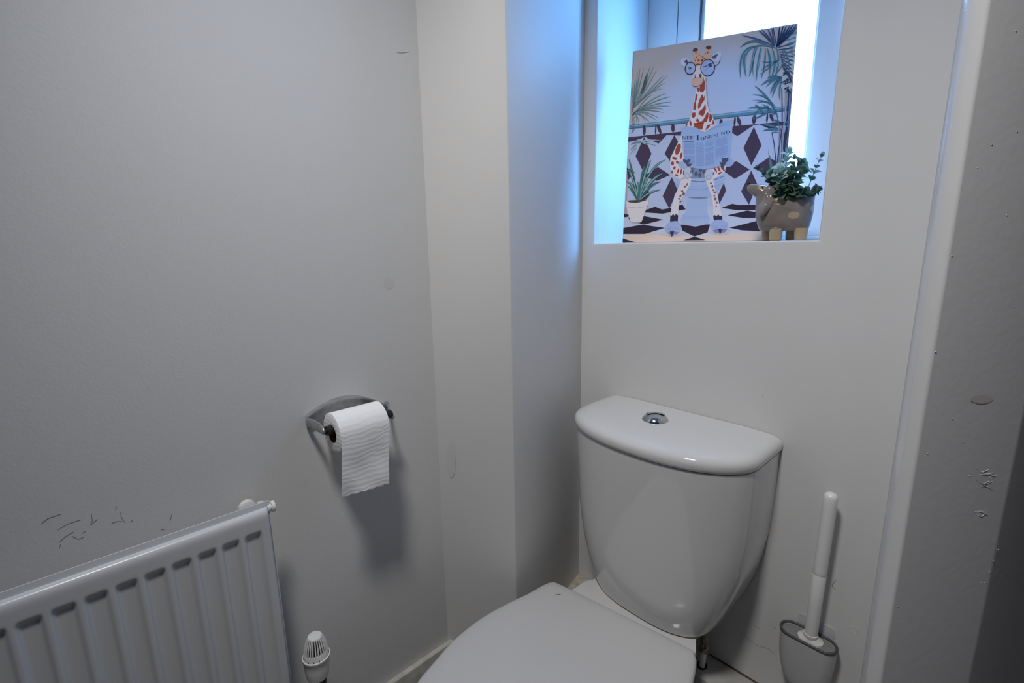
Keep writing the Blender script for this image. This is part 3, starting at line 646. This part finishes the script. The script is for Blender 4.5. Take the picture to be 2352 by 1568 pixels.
# neck
lay(); poly('g', [(640, 770), (648, 700), (775, 600), (783, 700), (790, 860), (806, 1010), (830, 1100), (880, 1170), (905, 1240), (938, 1322), (770, 1425), (700, 1395), (605, 1345), (470, 1342), (535, 1270), (560, 1200), (575, 1150), (592, 1090), (598, 1000), (625, 880)], CRM)
for y in range(640, 1130, 24):
    xx = 783+(y-640)*.05+max(0, y-980)*.2; line('g', [(xx, y), (xx+20, y+12)], 5, (95, 72, 78))
lay()
for q in ([(645, 765), (690, 770), (688, 840), (660, 820)], [(700, 740), (745, 700), (775, 660), (772, 800), (745, 838), (700, 830), (690, 800)], [(635, 870), (665, 860), (660, 930), (640, 975), (618, 1000)], [(725, 880), (745, 870), (750, 920), (770, 880), (768, 950), (730, 1000), (700, 1065), (668, 1090), (672, 1010), (700, 930)],
          [(605, 990), (640, 985), (645, 1040), (632, 1100), (598, 1095)], [(780, 1005), (790, 1080), (770, 1150), (740, 1200), (700, 1170), (672, 1165), (690, 1120), (740, 1080)], [(585, 1140), (630, 1135), (635, 1190), (600, 1220), (575, 1200)], [(655, 1215), (680, 1240), (698, 1275), (638, 1265)],
          [(805, 1130), (830, 1150), (822, 1215), (800, 1270), (720, 1300), (620, 1300), (735, 1260), (775, 1200)], [(845, 1145), (880, 1180), (885, 1230), (850, 1285), (832, 1250)], [(600, 1290), (760, 1290), (735, 1390), (690, 1385), (612, 1345)], [(540, 1280), (560, 1250), (585, 1330), (545, 1335)], [(800, 1330), (855, 1310), (845, 1350), (780, 1405), (790, 1370)], [(895, 1240), (925, 1310), (870, 1320)], [(500, 1300), (515, 1310), (505, 1338), (478, 1338)]):
    poly('g', q, BRN)
# head
lay()
poly('g', [(412, 400), (430, 352), (495, 336), (540, 368), (545, 425), (480, 470), (430, 450)], (186, 184, 200)); poly('g', [(855, 335), (905, 280), (1000, 250), (1022, 285), (1000, 362), (950, 396), (895, 380)], (186, 190, 208))
poly('g', [(610, 400), (615, 350), (600, 250), (640, 212), (685, 245), (718, 300), (765, 285), (788, 220), (790, 178), (862, 178), (855, 250), (842, 332), (872, 395), (815, 480), (770, 590), (752, 650), (735, 705), (680, 752), (620, 755), (582, 712), (578, 650), (600, 560), (608, 480)], (208, 160, 132))
lay()
poly('g', [(465, 392), (500, 360), (535, 402), (520, 432), (490, 420)], (80, 72, 90)); poly('g', [(868, 328), (930, 292), (975, 285), (930, 350), (895, 352)], (80, 78, 96))
poly('g', [(590, 242), (605, 205), (655, 195), (675, 228), (640, 250)], (84, 52, 50)); poly('g', [(782, 200), (800, 165), (862, 162), (870, 200), (830, 220)], (84, 52, 50))
poly('g', [(600, 560), (640, 480), (700, 440), (760, 560), (750, 620), (640, 620), (585, 640)], (196, 186, 190))
for x, y, rx, ry in ((680, 375, 14, 20), (730, 375, 20, 22), (650, 330, 10, 8), (740, 325, 12, 8), (780, 275, 10, 7), (630, 375, 8, 8), (765, 350, 14, 9), (815, 260, 10, 18), (690, 300, 8, 6), (640, 270, 8, 16)): ell('g', x, y, rx, ry, (120, 66, 52), .3, 10)
poly('g', [(592, 690), (610, 655), (650, 628), (700, 625), (742, 645), (748, 690), (705, 730), (660, 742), (620, 738)], (214, 170, 148))
line('g', [(585, 742), (625, 758), (680, 752), (730, 720), (757, 670), (752, 640)], 10, (90, 70, 84)); line('g', [(600, 728), (650, 742), (700, 732), (738, 700), (750, 650)], 8, (222, 214, 220))
lay(); ell('g', 557, 492, 66, 80, (176, 194, 230), .3); ell('g', 815, 483, 92, 112, (172, 194, 234), .1)
ell('g', 626, 604, 17, 27, (70, 68, 88), .1); ell('g', 707, 598, 20, 30, (62, 60, 80), .1)
lay(); ell('g', 621, 602, 9, 18, (170, 176, 200), .1); ell('g', 716, 594, 8, 16, (120, 124, 150), .1)
line('g', [(525, 470), (560, 480), (588, 500)], 9, (60, 56, 72)); ell('g', 548, 492, 18, 22, (78, 76, 96)); ell('g', 552, 540, 6, 8, (60, 56, 72))
line('g', [(745, 470), (790, 462), (850, 420), (895, 418)], 12, (60, 58, 76)); line('g', [(735, 445), (790, 405), (850, 378)], 6, (120, 126, 150)); ell('g', 852, 448, 28, 24, (62, 60, 78)); line('g', [(770, 545), (800, 500), (830, 480)], 6, (110, 108, 130)); line('g', [(745, 540), (735, 500)], 10, (150, 140, 160))
lay(); ell('g', 862, 440, 7, 6, (190, 200, 225)); ell('g', 546, 488, 6, 7, (180, 190, 215))
ringl('g', 557, 492, 76, 88, 13, (62, 44, 58), .3); ringl('g', 815, 483, 103, 120, 12, (62, 44, 58), .1)
line('g', [(630, 452), (655, 432), (685, 430), (712, 445)], 12, (62, 44, 58)); line('g', [(918, 460), (965, 435), (990, 405), (998, 372)], 9, (62, 44, 58))
# newspaper
lay(); poly('h', [(357, 100), (480, 90), (590, 125), (655, 160), (760, 100), (920, 20), (1020, 0), (1005, 90), (1018, 98), (1000, 300), (988, 470), (940, 560), (880, 590), (760, 622), (650, 634), (540, 618), (440, 600), (400, 560), (380, 400), (368, 230)], (172, 198, 240))
lay()
for k in range(5): line('h', [(690+k*8, 152-k*3), (800+k*20, 98-k*8), (985, 84-k*14-(4-k)*3)], 2.2, (120, 140, 180))
line('h', [(365, 130), (480, 120), (580, 150), (640, 178)], 2, (130, 150, 190)); line('h', [(365, 112), (470, 102), (560, 125)], 2, (130, 150, 190))
def ycol(x): # page curl: baseline shift by x
    return 0 if x < 655 else -(x-655)*.24
TX_ = (112, 128, 172)
for (x0, x1) in ((392, 532), (548, 652), (668, 782), (797, 955)):
    nrow = 26; skip = {(392): (6, 14), (548): (3, 12), (668): (5, 11), (797): (8, 19)}[x0]
    for k in range(nrow):
        if k in skip: continue
        y0 = 302+k*(300-(25 if x0 == 392 else 0))/nrow
        if x0 == 392 and y0 > 570: continue
        a, b_ = (0 if k % 5 else 6), (0 if (k*7) % 4 else 14)
        yy0, yy1 = y0+ycol(x0), y0+ycol(x1)
        if x0 == 797 and y0 > 540: continue
        line('h', [(x0+a, yy0-(x0 < 600)*4), (x1-b_, yy1)], 6.2, TX_)
line('h', [(388, 274), (645, 278)], 13, (150, 168, 206)); line('h', [(390, 274), (520, 276)], 11, (100, 110, 150)); line('h', [(672, 268), (958, 205)], 3.5, TX_); line('h', [(672, 280), (958, 222)], 3.5, TX_)
GL = {'N': [((.12, 0), (.12, 1), .10), ((.12, .96), (.84, .04), .20), ((.84, 0), (.84, 1), .08), ((0, .03), (.26, .03), .06), ((0, .97), (.24, .97), .06), ((.70, .97), (1, .97), .06)],
      'E': [((.2, 0), (.2, 1), .22), ((.02, .03), (.85, .03), .07), ((.02, .97), (.85, .97), .07), ((.2, .52), (.65, .52), .07), ((.84, .0), (.84, .25), .07), ((.84, .75), (.84, 1), .07), ((.64, .38), (.64, .66), .06)],
      'I': [((.5, 0), (.5, 1), .34), ((.1, .03), (.9, .03), .08), ((.1, .97), (.9, .97), .08)],
      'T': [((.5, 0), (.5, 1), .24), ((.04, .96), (.96, .96), .08), ((.06, .72), (.06, 1), .06), ((.94, .72), (.94, 1), .06), ((.25, .03), (.75, .03), .06)]}
def glyph(ch, x, y, w_, h_, slope, col):
    def tp(p): X = x+p[0]*w_; return (X, y-p[1]*h_-(p[0]*w_)*slope)
    if ch == 'O':
        for k in range(20):
            a0, a1 = 2*PI*k/20, 2*PI*(k+1)/20
            th_ = lambda a: .10+.16*abs(math.cos(a))
            poly('h', [tp((.5+.5*math.cos(a0), .5+.53*math.sin(a0))), tp((.5+.5*math.cos(a1), .5+.53*math.sin(a1))), tp((.5+(.5-th_(a1))*math.cos(a1), .5+(.53-.06)*math.sin(a1))), tp((.5+(.5-th_(a0))*math.cos(a0), .5+(.53-.06)*math.sin(a0)))], col)
        return
    for a, b_, t in GL[ch]:
        horiz = abs(a[1]-b_[1]) < 1e-3
        if horiz: poly('h', [tp((a[0], a[1]-t/2)), tp((b_[0], b_[1]-t/2)), tp((b_[0], b_[1]+t/2)), tp((a[0], a[1]+t/2))], col)
        else: poly('h', [tp((a[0]-t/2, a[1])), tp((b_[0]-t/2, b_[1])), tp((b_[0]+t/2, b_[1])), tp((a[0]+t/2, a[1]))], col)
lay(); HD = (44, 40, 84)
for ch, x, y, w_, h_, sl in (('N', 372, 250, 54, 42, -.02), ('E', 430, 251, 40, 44, -.02), ('E', 474, 251, 44, 44, -.02), ('I', 550, 258, 44, 56, 0), ('O', 606, 260, 52, 36, 0), ('N', 664, 248, 48, 38, .2), ('I', 714, 238, 22, 38, .2), ('T', 738, 234, 34, 38, .2), ('N', 776, 226, 40, 38, .22), ('I', 818, 217, 22, 38, .2), ('N', 870, 200, 54, 40, .15), ('O', 930, 187, 58, 42, .12)):
    glyph(ch, x, y, w_, h_, sl, HD)
# hooves that hold it
lay(); poly('h', [(318, 570), (340, 530), (380, 530), (425, 560), (435, 600), (400, 622), (350, 615)], (176, 196, 234)); poly('h', [(935, 580), (950, 520), (985, 480), (1020, 510), (1038, 560), (1000, 600), (945, 606)], (168, 190, 232))
lay(); poly('h', [(378, 500), (430, 515), (475, 495), (470, 530), (445, 560), (492, 560), (485, 588), (440, 600), (420, 565), (385, 535)], (66, 72, 96)); poly('h', [(850, 540), (885, 548), (878, 495), (925, 488), (968, 485), (965, 520), (930, 560), (905, 600), (870, 590)], (66, 72, 96))
for k in range(3): line('h', [(335+k*22, 545+k*6), (345+k*20, 605+k*3)], 4, (120, 140, 190)); line('h', [(975+k*18, 510+k*12), (945+k*20, 585+k*4)], 5, (110, 130, 184))
# left palm
lay(); rnd = random.Random(11)
SG, SG2 = (112, 132, 130), (92, 118, 124)
for tip in ((142, 210), (165, 155), (185, 120), (213, 120), (265, 105), (295, 105), (318, 135), (370, 180), (402, 182), (385, 238), (360, 285)):
    blade('l', (118+rnd.random()*10, 440), ((118+tip[0])/2+6, 300+rnd.random()*10), tip, 7, SG if tip[0] > 280 else SG2)
blade('l', (195, 330), (225, 240), (240, 165), 26, (66, 88, 92))
for tip in ((390, 322), (432, 348), (435, 392), (430, 425), (370, 450), (372, 480), (330, 520), (318, 545), (225, 550), (280, 330), (300, 470)):
    blade('l', (150, 470), ((150+tip[0])/2-4, (470+tip[1])/2-34), tip, 7, SG)
for tip in ((220, 420), (250, 400), (250, 440), (150, 560), (170, 575), (265, 560)): blade('l', (112, 500), (160, 450), tip, 7, SG2)
for y in range(300, 660, 18): line('l', [(108+rnd.random()*8, y), (126+rnd.random()*20, y-30)], 3, (88, 92, 100))
for tip in ((345, 700), (310, 742), (240, 740), (95, 815), (125, 800), (170, 690)): blade('l', (105, 770 if tip[1] > 760 else 730), (180, 690), tip, 12, (140, 156, 168))
# potted plant
lay()
PD, PL = (60, 94, 96), (112, 150, 150)
for p1, tip, ww in (((110, 920), (85, 850), 20), ((120, 960), (78, 935), 24), ((120, 1040), (62, 1030), 22), ((110, 1090), (75, 1070), 16), ((225, 900), (265, 860), 26), ((250, 900), (380, 858), 18), ((260, 1000), (362, 968), 26), ((250, 1050), (340, 1035), 20), ((240, 1110), (345, 1100), 18), ((150, 1080), (160, 1035), 26), ((210, 1090), (262, 1080), 22), ((190, 960), (215, 900), 20)):
    blade('l', (158, 1200), p1, tip, ww, PD)
lay()
for p1, tip, ww in (((116, 960), (80, 938), 9), ((225, 900), (265, 862), 9), ((250, 905), (378, 860), 7), ((258, 1000), (360, 970), 10), ((238, 1112), (335, 1101), 6), ((208, 1090), (258, 1082), 8), ((150, 1080), (160, 1040), 8), ((118, 1040), (66, 1032), 7)):
    blade('l', (160, 1195), p1, tip, ww, PL)
poly('l', [(58, 1192), (243, 1182), (240, 1215), (185, 1362), (170, 1370), (105, 1368), (90, 1350), (62, 1240)], (205, 198, 200))
lay(); poly('l', [(62, 1190), (100, 1186), (200, 1182), (232, 1186), (150, 1208), (90, 1204)], (70, 56, 54)); line('l', [(62, 1240), (150, 1250), (236, 1236)], 3, (140, 132, 134))
blade('l', (158, 1205), (160, 1150), (185, 1010), 22, PD)
# right palm
lay(); rnd = random.Random(3)
T1, T2, T3 = (62, 100, 114), (38, 50, 74), (96, 142, 152)
for tip in ((620, 60), (585, 66), (545, 72), (510, 78), (470, 85), (650, 70), (655, 100)): blade('r', (440, 300), ((440+tip[0])/2+14, (300+tip[1])/2), tip, 16, T2, 5)
for tip in ((390, 100), (345, 108), (290, 125), (250, 130), (95, 185)): blade('r', (420, 290), ((420+tip[0])/2, (290+tip[1])/2-30), tip, 15, (58, 72, 98), 5)
blade('r', (360, 290), (220, 180), (82, 300), 24, T1); line('r', [(405, 100), (425, 200), (442, 300)], 9, T2)
for k in range(10): line('r', [(455+k*6, 300+k*22), (600+rnd.random()*20, 262+k*42)], 9, (48, 66, 90))
for k in range(7): line('r', [(520+k*12, 160+k*34), (640, 110+k*44)], 8, (70, 110, 124))
lay()
for p0, p1, tip, ww in (((190, 295), (60, 330), (85, 600), 20), ((220, 290), (80, 330), (140, 585), 26), ((225, 295), (215, 420), (172, 580), 24), ((255, 295), (190, 400), (212, 585), 13), ((290, 300), (260, 440), (240, 625), 24), ((330, 310), (340, 440), (292, 615), 16), ((350, 310), (400, 430), (370, 585), 24), ((395, 300), (470, 440), (375, 640), 18), ((440, 300), (500, 440), (408, 640), 18), ((500, 320), (560, 420), (440, 560), 16), ((520, 320), (600, 450), (560, 640), 18)):
    blade('r', p0, p1, tip, ww, T1)
blade('r', (440, 310), (290, 240), (140, 330), 14, T1)
for tip in ((270, 570), (285, 520), (340, 470), (292, 435)): blade('r', (470, 420), (380, 430+rnd.random()*60), tip, 10, T1)
lay()
for p0, p1, tip in (((205, 300), (75, 340), (88, 580)), ((235, 300), (205, 420), (176, 560)), ((300, 305), (262, 440), (246, 600)), ((385, 320), (420, 430), (374, 560)), ((150, 330), (120, 420), (142, 560)), ((470, 330), (500, 420), (425, 520))): blade('r', p0, p1, tip, 8, T3)
for p1, tip, ww in (((400, 580), (292, 668), 24), ((420, 590), (342, 685), 20), ((420, 640), (382, 750), 22), ((430, 660), (405, 788), 20), ((470, 700), (478, 810), 18), ((400, 560), (350, 600), 14), ((420, 640), (408, 680), 12)): blade('r', (500, 590), p1, tip, ww, T1)
for k in range(26): 
    x, y = 500+rnd.random()*85, 500+rnd.random()*210; line('r', [(x, y), (x+rnd.uniform(-45, 45), y+rnd.uniform(-20, 50))], 9, T2)
# cane stems
for q, ww, cc in (([(500, 700), (505, 860), (508, 1080), (480, 1270), (460, 1440)], 11, (66, 60, 80)), ([(545, 700), (540, 900), (520, 1130), (500, 1450)], 15, (120, 126, 140)), ([(570, 720), (560, 950), (545, 1160), (520, 1440)], 16, T2), ([(455, 960), (480, 1080), (482, 1240), (480, 1448)], 12, (100, 112, 126)), ([(405, 1130), (430, 1260), (450, 1448)], 9, T2), ([(600, 700), (588, 900), (572, 1150), (545, 1420)], 26, (86, 84, 110)), ([(450, 960), (500, 1130), (505, 1300), (500, 1440)], 7, (60, 62, 86)), ([(560, 1060), (515, 1160), (470, 1280)], 6, (140, 150, 160))):
    line('r', q, ww, cc)
lay()
for p0, p1, tip, ww in (((455, 960), (380, 780), (228, 672), 22), ((440, 930), (400, 800), (205, 815), 10), ((440, 880), (330, 740), (195, 762), 10), ((430, 870), (330, 800), (240, 845), 10), ((460, 950), (330, 880), (310, 848), 16), ((400, 900), (250, 870), (160, 895), 18), ((330, 960), (270, 870), (228, 858), 18), ((360, 940), (300, 960), (225, 1000), 16), ((360, 945), (380, 870), (345, 870), 20), ((440, 950), (380, 920), (355, 912), 16), ((220, 1010), (205, 960), (275, 905), 16), ((470, 1100), (400, 1050), (300, 1062), 22), ((470, 1105), (400, 1090), (318, 1115), 22), ((465, 1130), (430, 1120), (410, 1140), 9), ((490, 1030), (440, 1000), (415, 1015), 14), ((490, 1050), (450, 1040), (436, 1060), 10), ((520, 1050), (560, 1040), (580, 990), 12), ((410, 960), (440, 940), (450, 905), 14)):
    blade('r', p0, p1, tip, ww, T1)
blade('r', (418, 1540), (400, 1400), (370, 1340), 16, T1)
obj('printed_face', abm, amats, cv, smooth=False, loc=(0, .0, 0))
# ------------------------------------------------------------------ dog planter
dg = thing('dog_planter', 'small glazed taupe dog-shaped planter with cream spots and legs, on the window sill', 'planter', (-.40, 1.235, SILL))
dg.rotation_euler = (0, 0, math.radians(21)); Z0 = SILL
nt = M['dogbody'].node_tree; b = nt.nodes['Principled BSDF']; prev = b.inputs['Base Color'].links[0].from_socket
tc = nt.nodes.new('ShaderNodeTexCoord')
for (sx_, sz_, rx_, rz_, sg) in ((-.0166, 1.2290, .0105, .0070, -1), (.0129, 1.1989, .0115, .0078, -1), (.0535, 1.2121, .009, .0085, 0), (-.052, 1.2665, .0105, .0085, -1), (-.03, 1.195, .009, .009, 1)):
    sb = nt.nodes.new('ShaderNodeVectorMath'); sb.operation = 'SUBTRACT'; sb.inputs[1].default_value = (sx_, 0, sz_-Z0)
    ml = nt.nodes.new('ShaderNodeVectorMath'); ml.operation = 'MULTIPLY'; ml.inputs[1].default_value = (1/rx_, 0, 1/rz_)
    le = nt.nodes.new('ShaderNodeVectorMath'); le.operation = 'LENGTH'; mr = nt.nodes.new('ShaderNodeMapRange'); mr.inputs[1].default_value = .93; mr.inputs[2].default_value = 1.05; mr.inputs[3].default_value = 1; mr.inputs[4].default_value = 0
    mx = nt.nodes.new('ShaderNodeMix'); mx.data_type = 'RGBA'; mx.inputs[7].default_value = (.46, .36, .25, 1)
    nt.links.new(tc.outputs['Object'], sb.inputs[0]); nt.links.new(sb.outputs[0], ml.inputs[0]); nt.links.new(ml.outputs[0], le.inputs[0]); nt.links.new(le.outputs['Value'], mr.inputs[0])
    fac = mr.outputs[0]
    if sg:
        sp_ = nt.nodes.new('ShaderNodeSeparateXYZ'); cmp = nt.nodes.new('ShaderNodeMath'); cmp.operation = 'LESS_THAN' if sg < 0 else 'GREATER_THAN'; cmp.inputs[1].default_value = 0
        mu = nt.nodes.new('ShaderNodeMath'); mu.operation = 'MULTIPLY'
        nt.links.new(tc.outputs['Object'], sp_.inputs[0]); nt.links.new(sp_.outputs[1], cmp.inputs[0]); nt.links.new(cmp.outputs[0], mu.inputs[0]); nt.links.new(fac, mu.inputs[1]); fac = mu.outputs[0]
    nt.links.new(fac, mx.inputs[0]); nt.links.new(prev, mx.inputs[6]); nt.links.new(mx.outputs[2], b.inputs['Base Color']); prev = mx.outputs[2]
def se(cx, hx, hy, z, p=2.6, n=40):
    return [Vector((cx+hx*math.copysign(abs(math.cos(a))**(2/p), math.cos(a)), hy*math.copysign(abs(math.sin(a))**(2/p), math.sin(a)), z-Z0)) for a in [2*PI*k/n for k in range(n)]]
rg = [(-.003, .043, .022, 1.1655), (-.0025, .0475, .027, 1.1672), (-.003, .051, .031, 1.173), (-.004, .0545, .0335, 1.184), (-.005, .0575, .035, 1.198), (-.005, .0585, .0352, 1.212), (-.004, .0570, .034, 1.225), (-.002, .0545, .0325, 1.2345), (-.0005, .0525, .0318, 1.2378), (-.0005, .0515, .031, 1.2385), (0, .050, .0295, 1.2372), (0, .048, .0278, 1.222)]
bm = loft(B(), [se(c_, hx, hy, z) for c_, hx, hy, z in rg])
# head and neck grow out of the chest, in the same glaze
hp = [((-.040, 0, 1.196), .020, .020), ((-.0445, 0, 1.214), .0195, .0205), ((-.046, 0, 1.230), .0185, .0200), ((-.0475, 0, 1.243), .0180, .0195), ((-.0510, 0, 1.2525), .0172, .0185), ((-.0570, 0, 1.2565), .0158, .0160), ((-.0645, 0, 1.2598), .0135, .0130), ((-.0715, 0, 1.2630), .0115, .0108), ((-.0775, 0, 1.2665), .0090, .0085), ((-.0815, 0, 1.2700), .0058, .0055), ((-.0830, 0, 1.2718), .0020, .0020)]
bm2 = bm; rings = []
for i, (p, r, ry) in enumerate(hp):
    a = Vector(hp[min(i+1, len(hp)-1)][0])-Vector(hp[max(i-1, 0)][0]); a.normalize(); vperp = Vector((a.z, 0, -a.x))
    rings.append([Vector((p[0], 0, p[2]-Z0))+vperp*r*math.cos(t)+Vector((0, ry*math.sin(t), 0)) for t in [2*PI*k/28 for k in range(28)]])
loft(bm2, rings)
obj('body', bm2, M['dogbody'], dg, sharp=60)
for (sx_, sy_) in ((-.018, -.019), (.0315, -.019), (-.0335, .019), (.0165, .019)):
    obj('leg', lathe(B(), (sx_, sy_, .0005), (0, 0, 1), [(.0105, 0), (.0122, .0012), (.0128, .004), (.0132, .014), (.0142, .026)], 28), M['dogcream'], dg)
for sg in (-1, 1):
    pts = spline([(-.0375, 0, .1215), (-.0285, 0, .114), (-.0255, 0, .100), (-.0275, 0, .084), (-.034, 0, .070), (-.0435, 0, .0585), (-.0500, 0, .0545), (-.0545, 0, .060), (-.0560, 0, .072), (-.0520, 0, .088), (-.0470, 0, .104), (-.0440, 0, .116)], 4)
    cen_ = sum(pts, Vector())/len(pts); rr = []
    for k, (f_, yy) in enumerate(((1, 0), (.97, -.0028), (.85, -.0048), (.6, -.0062), (.25, -.0068))):
        rr.append([Vector((cen_.x+(p.x-cen_.x)*f_, sg*(.0190-yy+.30*max(0, .112-p.z)), cen_.z+(p.z-cen_.z)*f_)) for p in pts])
    obj('ear', loft(B(), rr, True, True), mat('taupe_ear_glaze', (.235, .205, .19), .1, coat=.7) if sg == -1 else bpy.data.materials['taupe_ear_glaze'], dg, sharp=70)
bm = B(); bmesh.ops.create_uvsphere(bm, u_segments=16, v_segments=10, radius=.0034, matrix=Matrix.Translation((-.0822, 0, 1.2755-Z0))@Matrix.Scale(1.25, 4, (0, 0, 1))); obj('nose', bm, M['black'], dg)
for sg in (-1, 1):
    bm = B(); bmesh.ops.create_uvsphere(bm, u_segments=12, v_segments=8, radius=.0019, matrix=Matrix.Translation((-.0528, sg*.0172, 1.2640-Z0))); obj('eye', bm, M['black'], dg)
obj('tail', tube(B(), [(.046, 0, .088), (.0475, 0, .096), (.0505, 0, .104), (.0545, 0, .111), (.0575, 0, .1145)], [.0075, .0062, .005, .0036, .0015], 16), M['dogbody'], dg)
obj('filling', loft(B(), [se(0, .0478, .0276, 1.2235), se(0, .03, .015, 1.2265)], False, True), M['soil'], dg)
# ------------------------------------------------------------------ artificial greenery
ev = thing('artificial_eucalyptus', 'artificial eucalyptus sprigs with round green leaves, in the dog planter', 'artificial plant', (-.40, 1.235, 1.2272))
ev.rotation_euler = (0, 0, math.radians(21)); EZ = 1.2272
def leafmat(n, c1, c2):
    m = mottle(mat(n, c1, .55, spec=.3), c1, c2, 90); nt = m.node_tree; b = nt.nodes['Principled BSDF']
    tl_ = nt.nodes.new('ShaderNodeBsdfTranslucent'); tl_.inputs[0].default_value = (*c2, 1); mx = nt.nodes.new('ShaderNodeMixShader'); mx.inputs[0].default_value = .25
    o_ = nt.nodes['Material Output']; nt.links.new(b.outputs[0], mx.inputs[1]); nt.links.new(tl_.outputs[0], mx.inputs[2]); nt.links.new(mx.outputs[0], o_.inputs[0]); return m
LD = leafmat('dark_leaf', (.055, .11, .085), (.11, .19, .15)); LM = leafmat('mid_leaf', (.11, .20, .155), (.20, .33, .26)); LP = leafmat('backlit_leaf', (.38, .55, .47), (.5, .68, .6))  # palest leaf colour has light from behind painted into it
STM = mat('plant_stem', (.09, .13, .09), .6)
rnd = random.Random(21)
def leaf(bm, base, d, nrm, L, W_, pt=.0):
    L *= 1.12; W_ *= 1.3
    d = d.normalized(); s_ = d.cross(nrm).normalized(); nn = s_.cross(d).normalized(); rows = []
    for k in range(8):
        t = k/7; hw = W_*math.sin(PI*min(1, t*(1-pt*.2)+.03))**.62*(1-.25*pt*t)
        rows.append([base+d*L*t+s_*hw*q+nn*(L*.16*math.sin(PI*t)-abs(q)*hw*-.28+L*.1*t*t) for q in (-1, -.5, 0, .5, 1)])
    V = [[bm.verts.new(p) for p in r] for r in rows]
    for a, b2 in zip(V, V[1:]):
        for i in range(4): bm.faces.new([a[i], a[i+1], b2[i+1], b2[i]])
def sprig(path, n, size, mtl, shrink=.5, start=.15, pt=.3, tip=True):
    pts = spline([Vector((x, y, z-EZ)) for x, y, z in path], 5, False)
    so = obj('stem', tube(B(), pts, [.0011-.0006*i/len(pts) for i in range(len(pts))], 6), STM, ev)
    bm = B()
    for k in range(n):
        t = start+(1-start)*k/max(1, n-1)*.96; i = min(int(t*(len(pts)-1)), len(pts)-2); p = pts[i].lerp(pts[i+1], t*(len(pts)-1)-i); ax_ = (pts[i+1]-pts[i]).normalized()
        u_, v_, _ = frame_of(ax_); a = k*PI/2+rnd.uniform(-.5, .5)+(.4 if k % 2 else 0)
        L = size*(1-shrink*t)*rnd.uniform(.85, 1.15)
        for s_ in (0, PI):
            rr = u_*math.cos(a+s_)+v_*math.sin(a+s_); d = (rr+ax_*rnd.uniform(.25, .7)).normalized(); nr = (ax_*.9+Vector((0, -.5, .2))).normalized()
            leaf(bm, p, d, nr, L, L*.45, pt)
    if tip: leaf(bm, pts[-1], (pts[-1]-pts[-2]), Vector((.3, -1, .1)), size*.55, size*.2, .6)
    if len(bm.verts): obj('leaves', bm, mtl, so, sharp=80)
    else: bm.free()
# individual sprigs, as they stand in the pot
sprig([(.030, .0, 1.228), (.036, -.004, 1.252), (.043, -.004, 1.278), (.050, -.003, 1.302), (.0566, -.002, 1.322)], 5, .017, LM, .45, .45)
sprig([(.025, -.008, 1.228), (.036, -.016, 1.245), (.046, -.018, 1.250), (.054, -.016, 1.252)], 6, .017, LD, .25, .2)
sprig([(.010, -.012, 1.228), (.014, -.028, 1.240), (.020, -.034, 1.243), (.030, -.036, 1.246)], 5, .018, LD, .2, .2)
sprig([(.004, -.008, 1.228), (.004, -.026, 1.244), (.006, -.032, 1.250), (.010, -.034, 1.262)], 5, .019, LD, .2, .2)
sprig([(-.020, -.004, 1.228), (-.034, -.012, 1.262), (-.047, -.014, 1.288), (-.064, -.012, 1.306)], 5, .015, LD, .35, .45)
sprig([(-.010, .0, 1.228), (-.020, -.010, 1.262), (-.028, -.014, 1.280), (-.036, -.016, 1.290)], 5, .020, LM, .2, .3)
sprig([(-.010, -.006, 1.228), (-.012, -.018, 1.258), (-.020, -.026, 1.278), (-.024, -.030, 1.300)], 6, .0215, LP, .3, .3)
sprig([(-.002, .0, 1.228), (-.004, -.006, 1.270), (-.010, -.010, 1.305), (-.007, -.008, 1.336)], 7, .020, LP, .35, .35)
sprig([(.004, .004, 1.228), (.004, .004, 1.275), (.010, .002, 1.300), (.019, .0, 1.312)], 7, .021, LM, .3, .3)
sprig([(.006, .0, 1.228), (.008, -.010, 1.260), (.016, -.012, 1.280), (.025, -.010, 1.292)], 6, .021, LM, .2, .25)
sprig([(-.004, .006, 1.228), (-.006, .006, 1.265), (-.002, .004, 1.290), (.004, .002, 1.322)], 6, .017, LM, .3, .4)
sprig([(-.012, -.010, 1.228), (-.014, -.028, 1.238), (-.018, -.033, 1.246), (-.016, -.036, 1.256)], 5, .020, LD, .2, .2)
sprig([(.0, -.004, 1.228), (-.002, -.014, 1.252), (-.004, -.020, 1.270), (-.004, -.022, 1.284)], 6, .022, LD, .25, .2)
sprig([(-.014, .004, 1.228), (-.024, .002, 1.255), (-.030, .0, 1.268), (-.034, -.004, 1.276)], 5, .019, LD, .2, .2)
bm = B(); tube(bm, [(-.030, -.010, 1.262-EZ), (-.0365, -.011, 1.290-EZ), (-.043, -.012, 1.322-EZ), (-.0475, -.012, 1.344-EZ)], [.0014, .0022, .0013, .0002], 6)
obj('spike_leaf', bm, mat('blue_green_leaf', (.12, .28, .30), .5), ev)
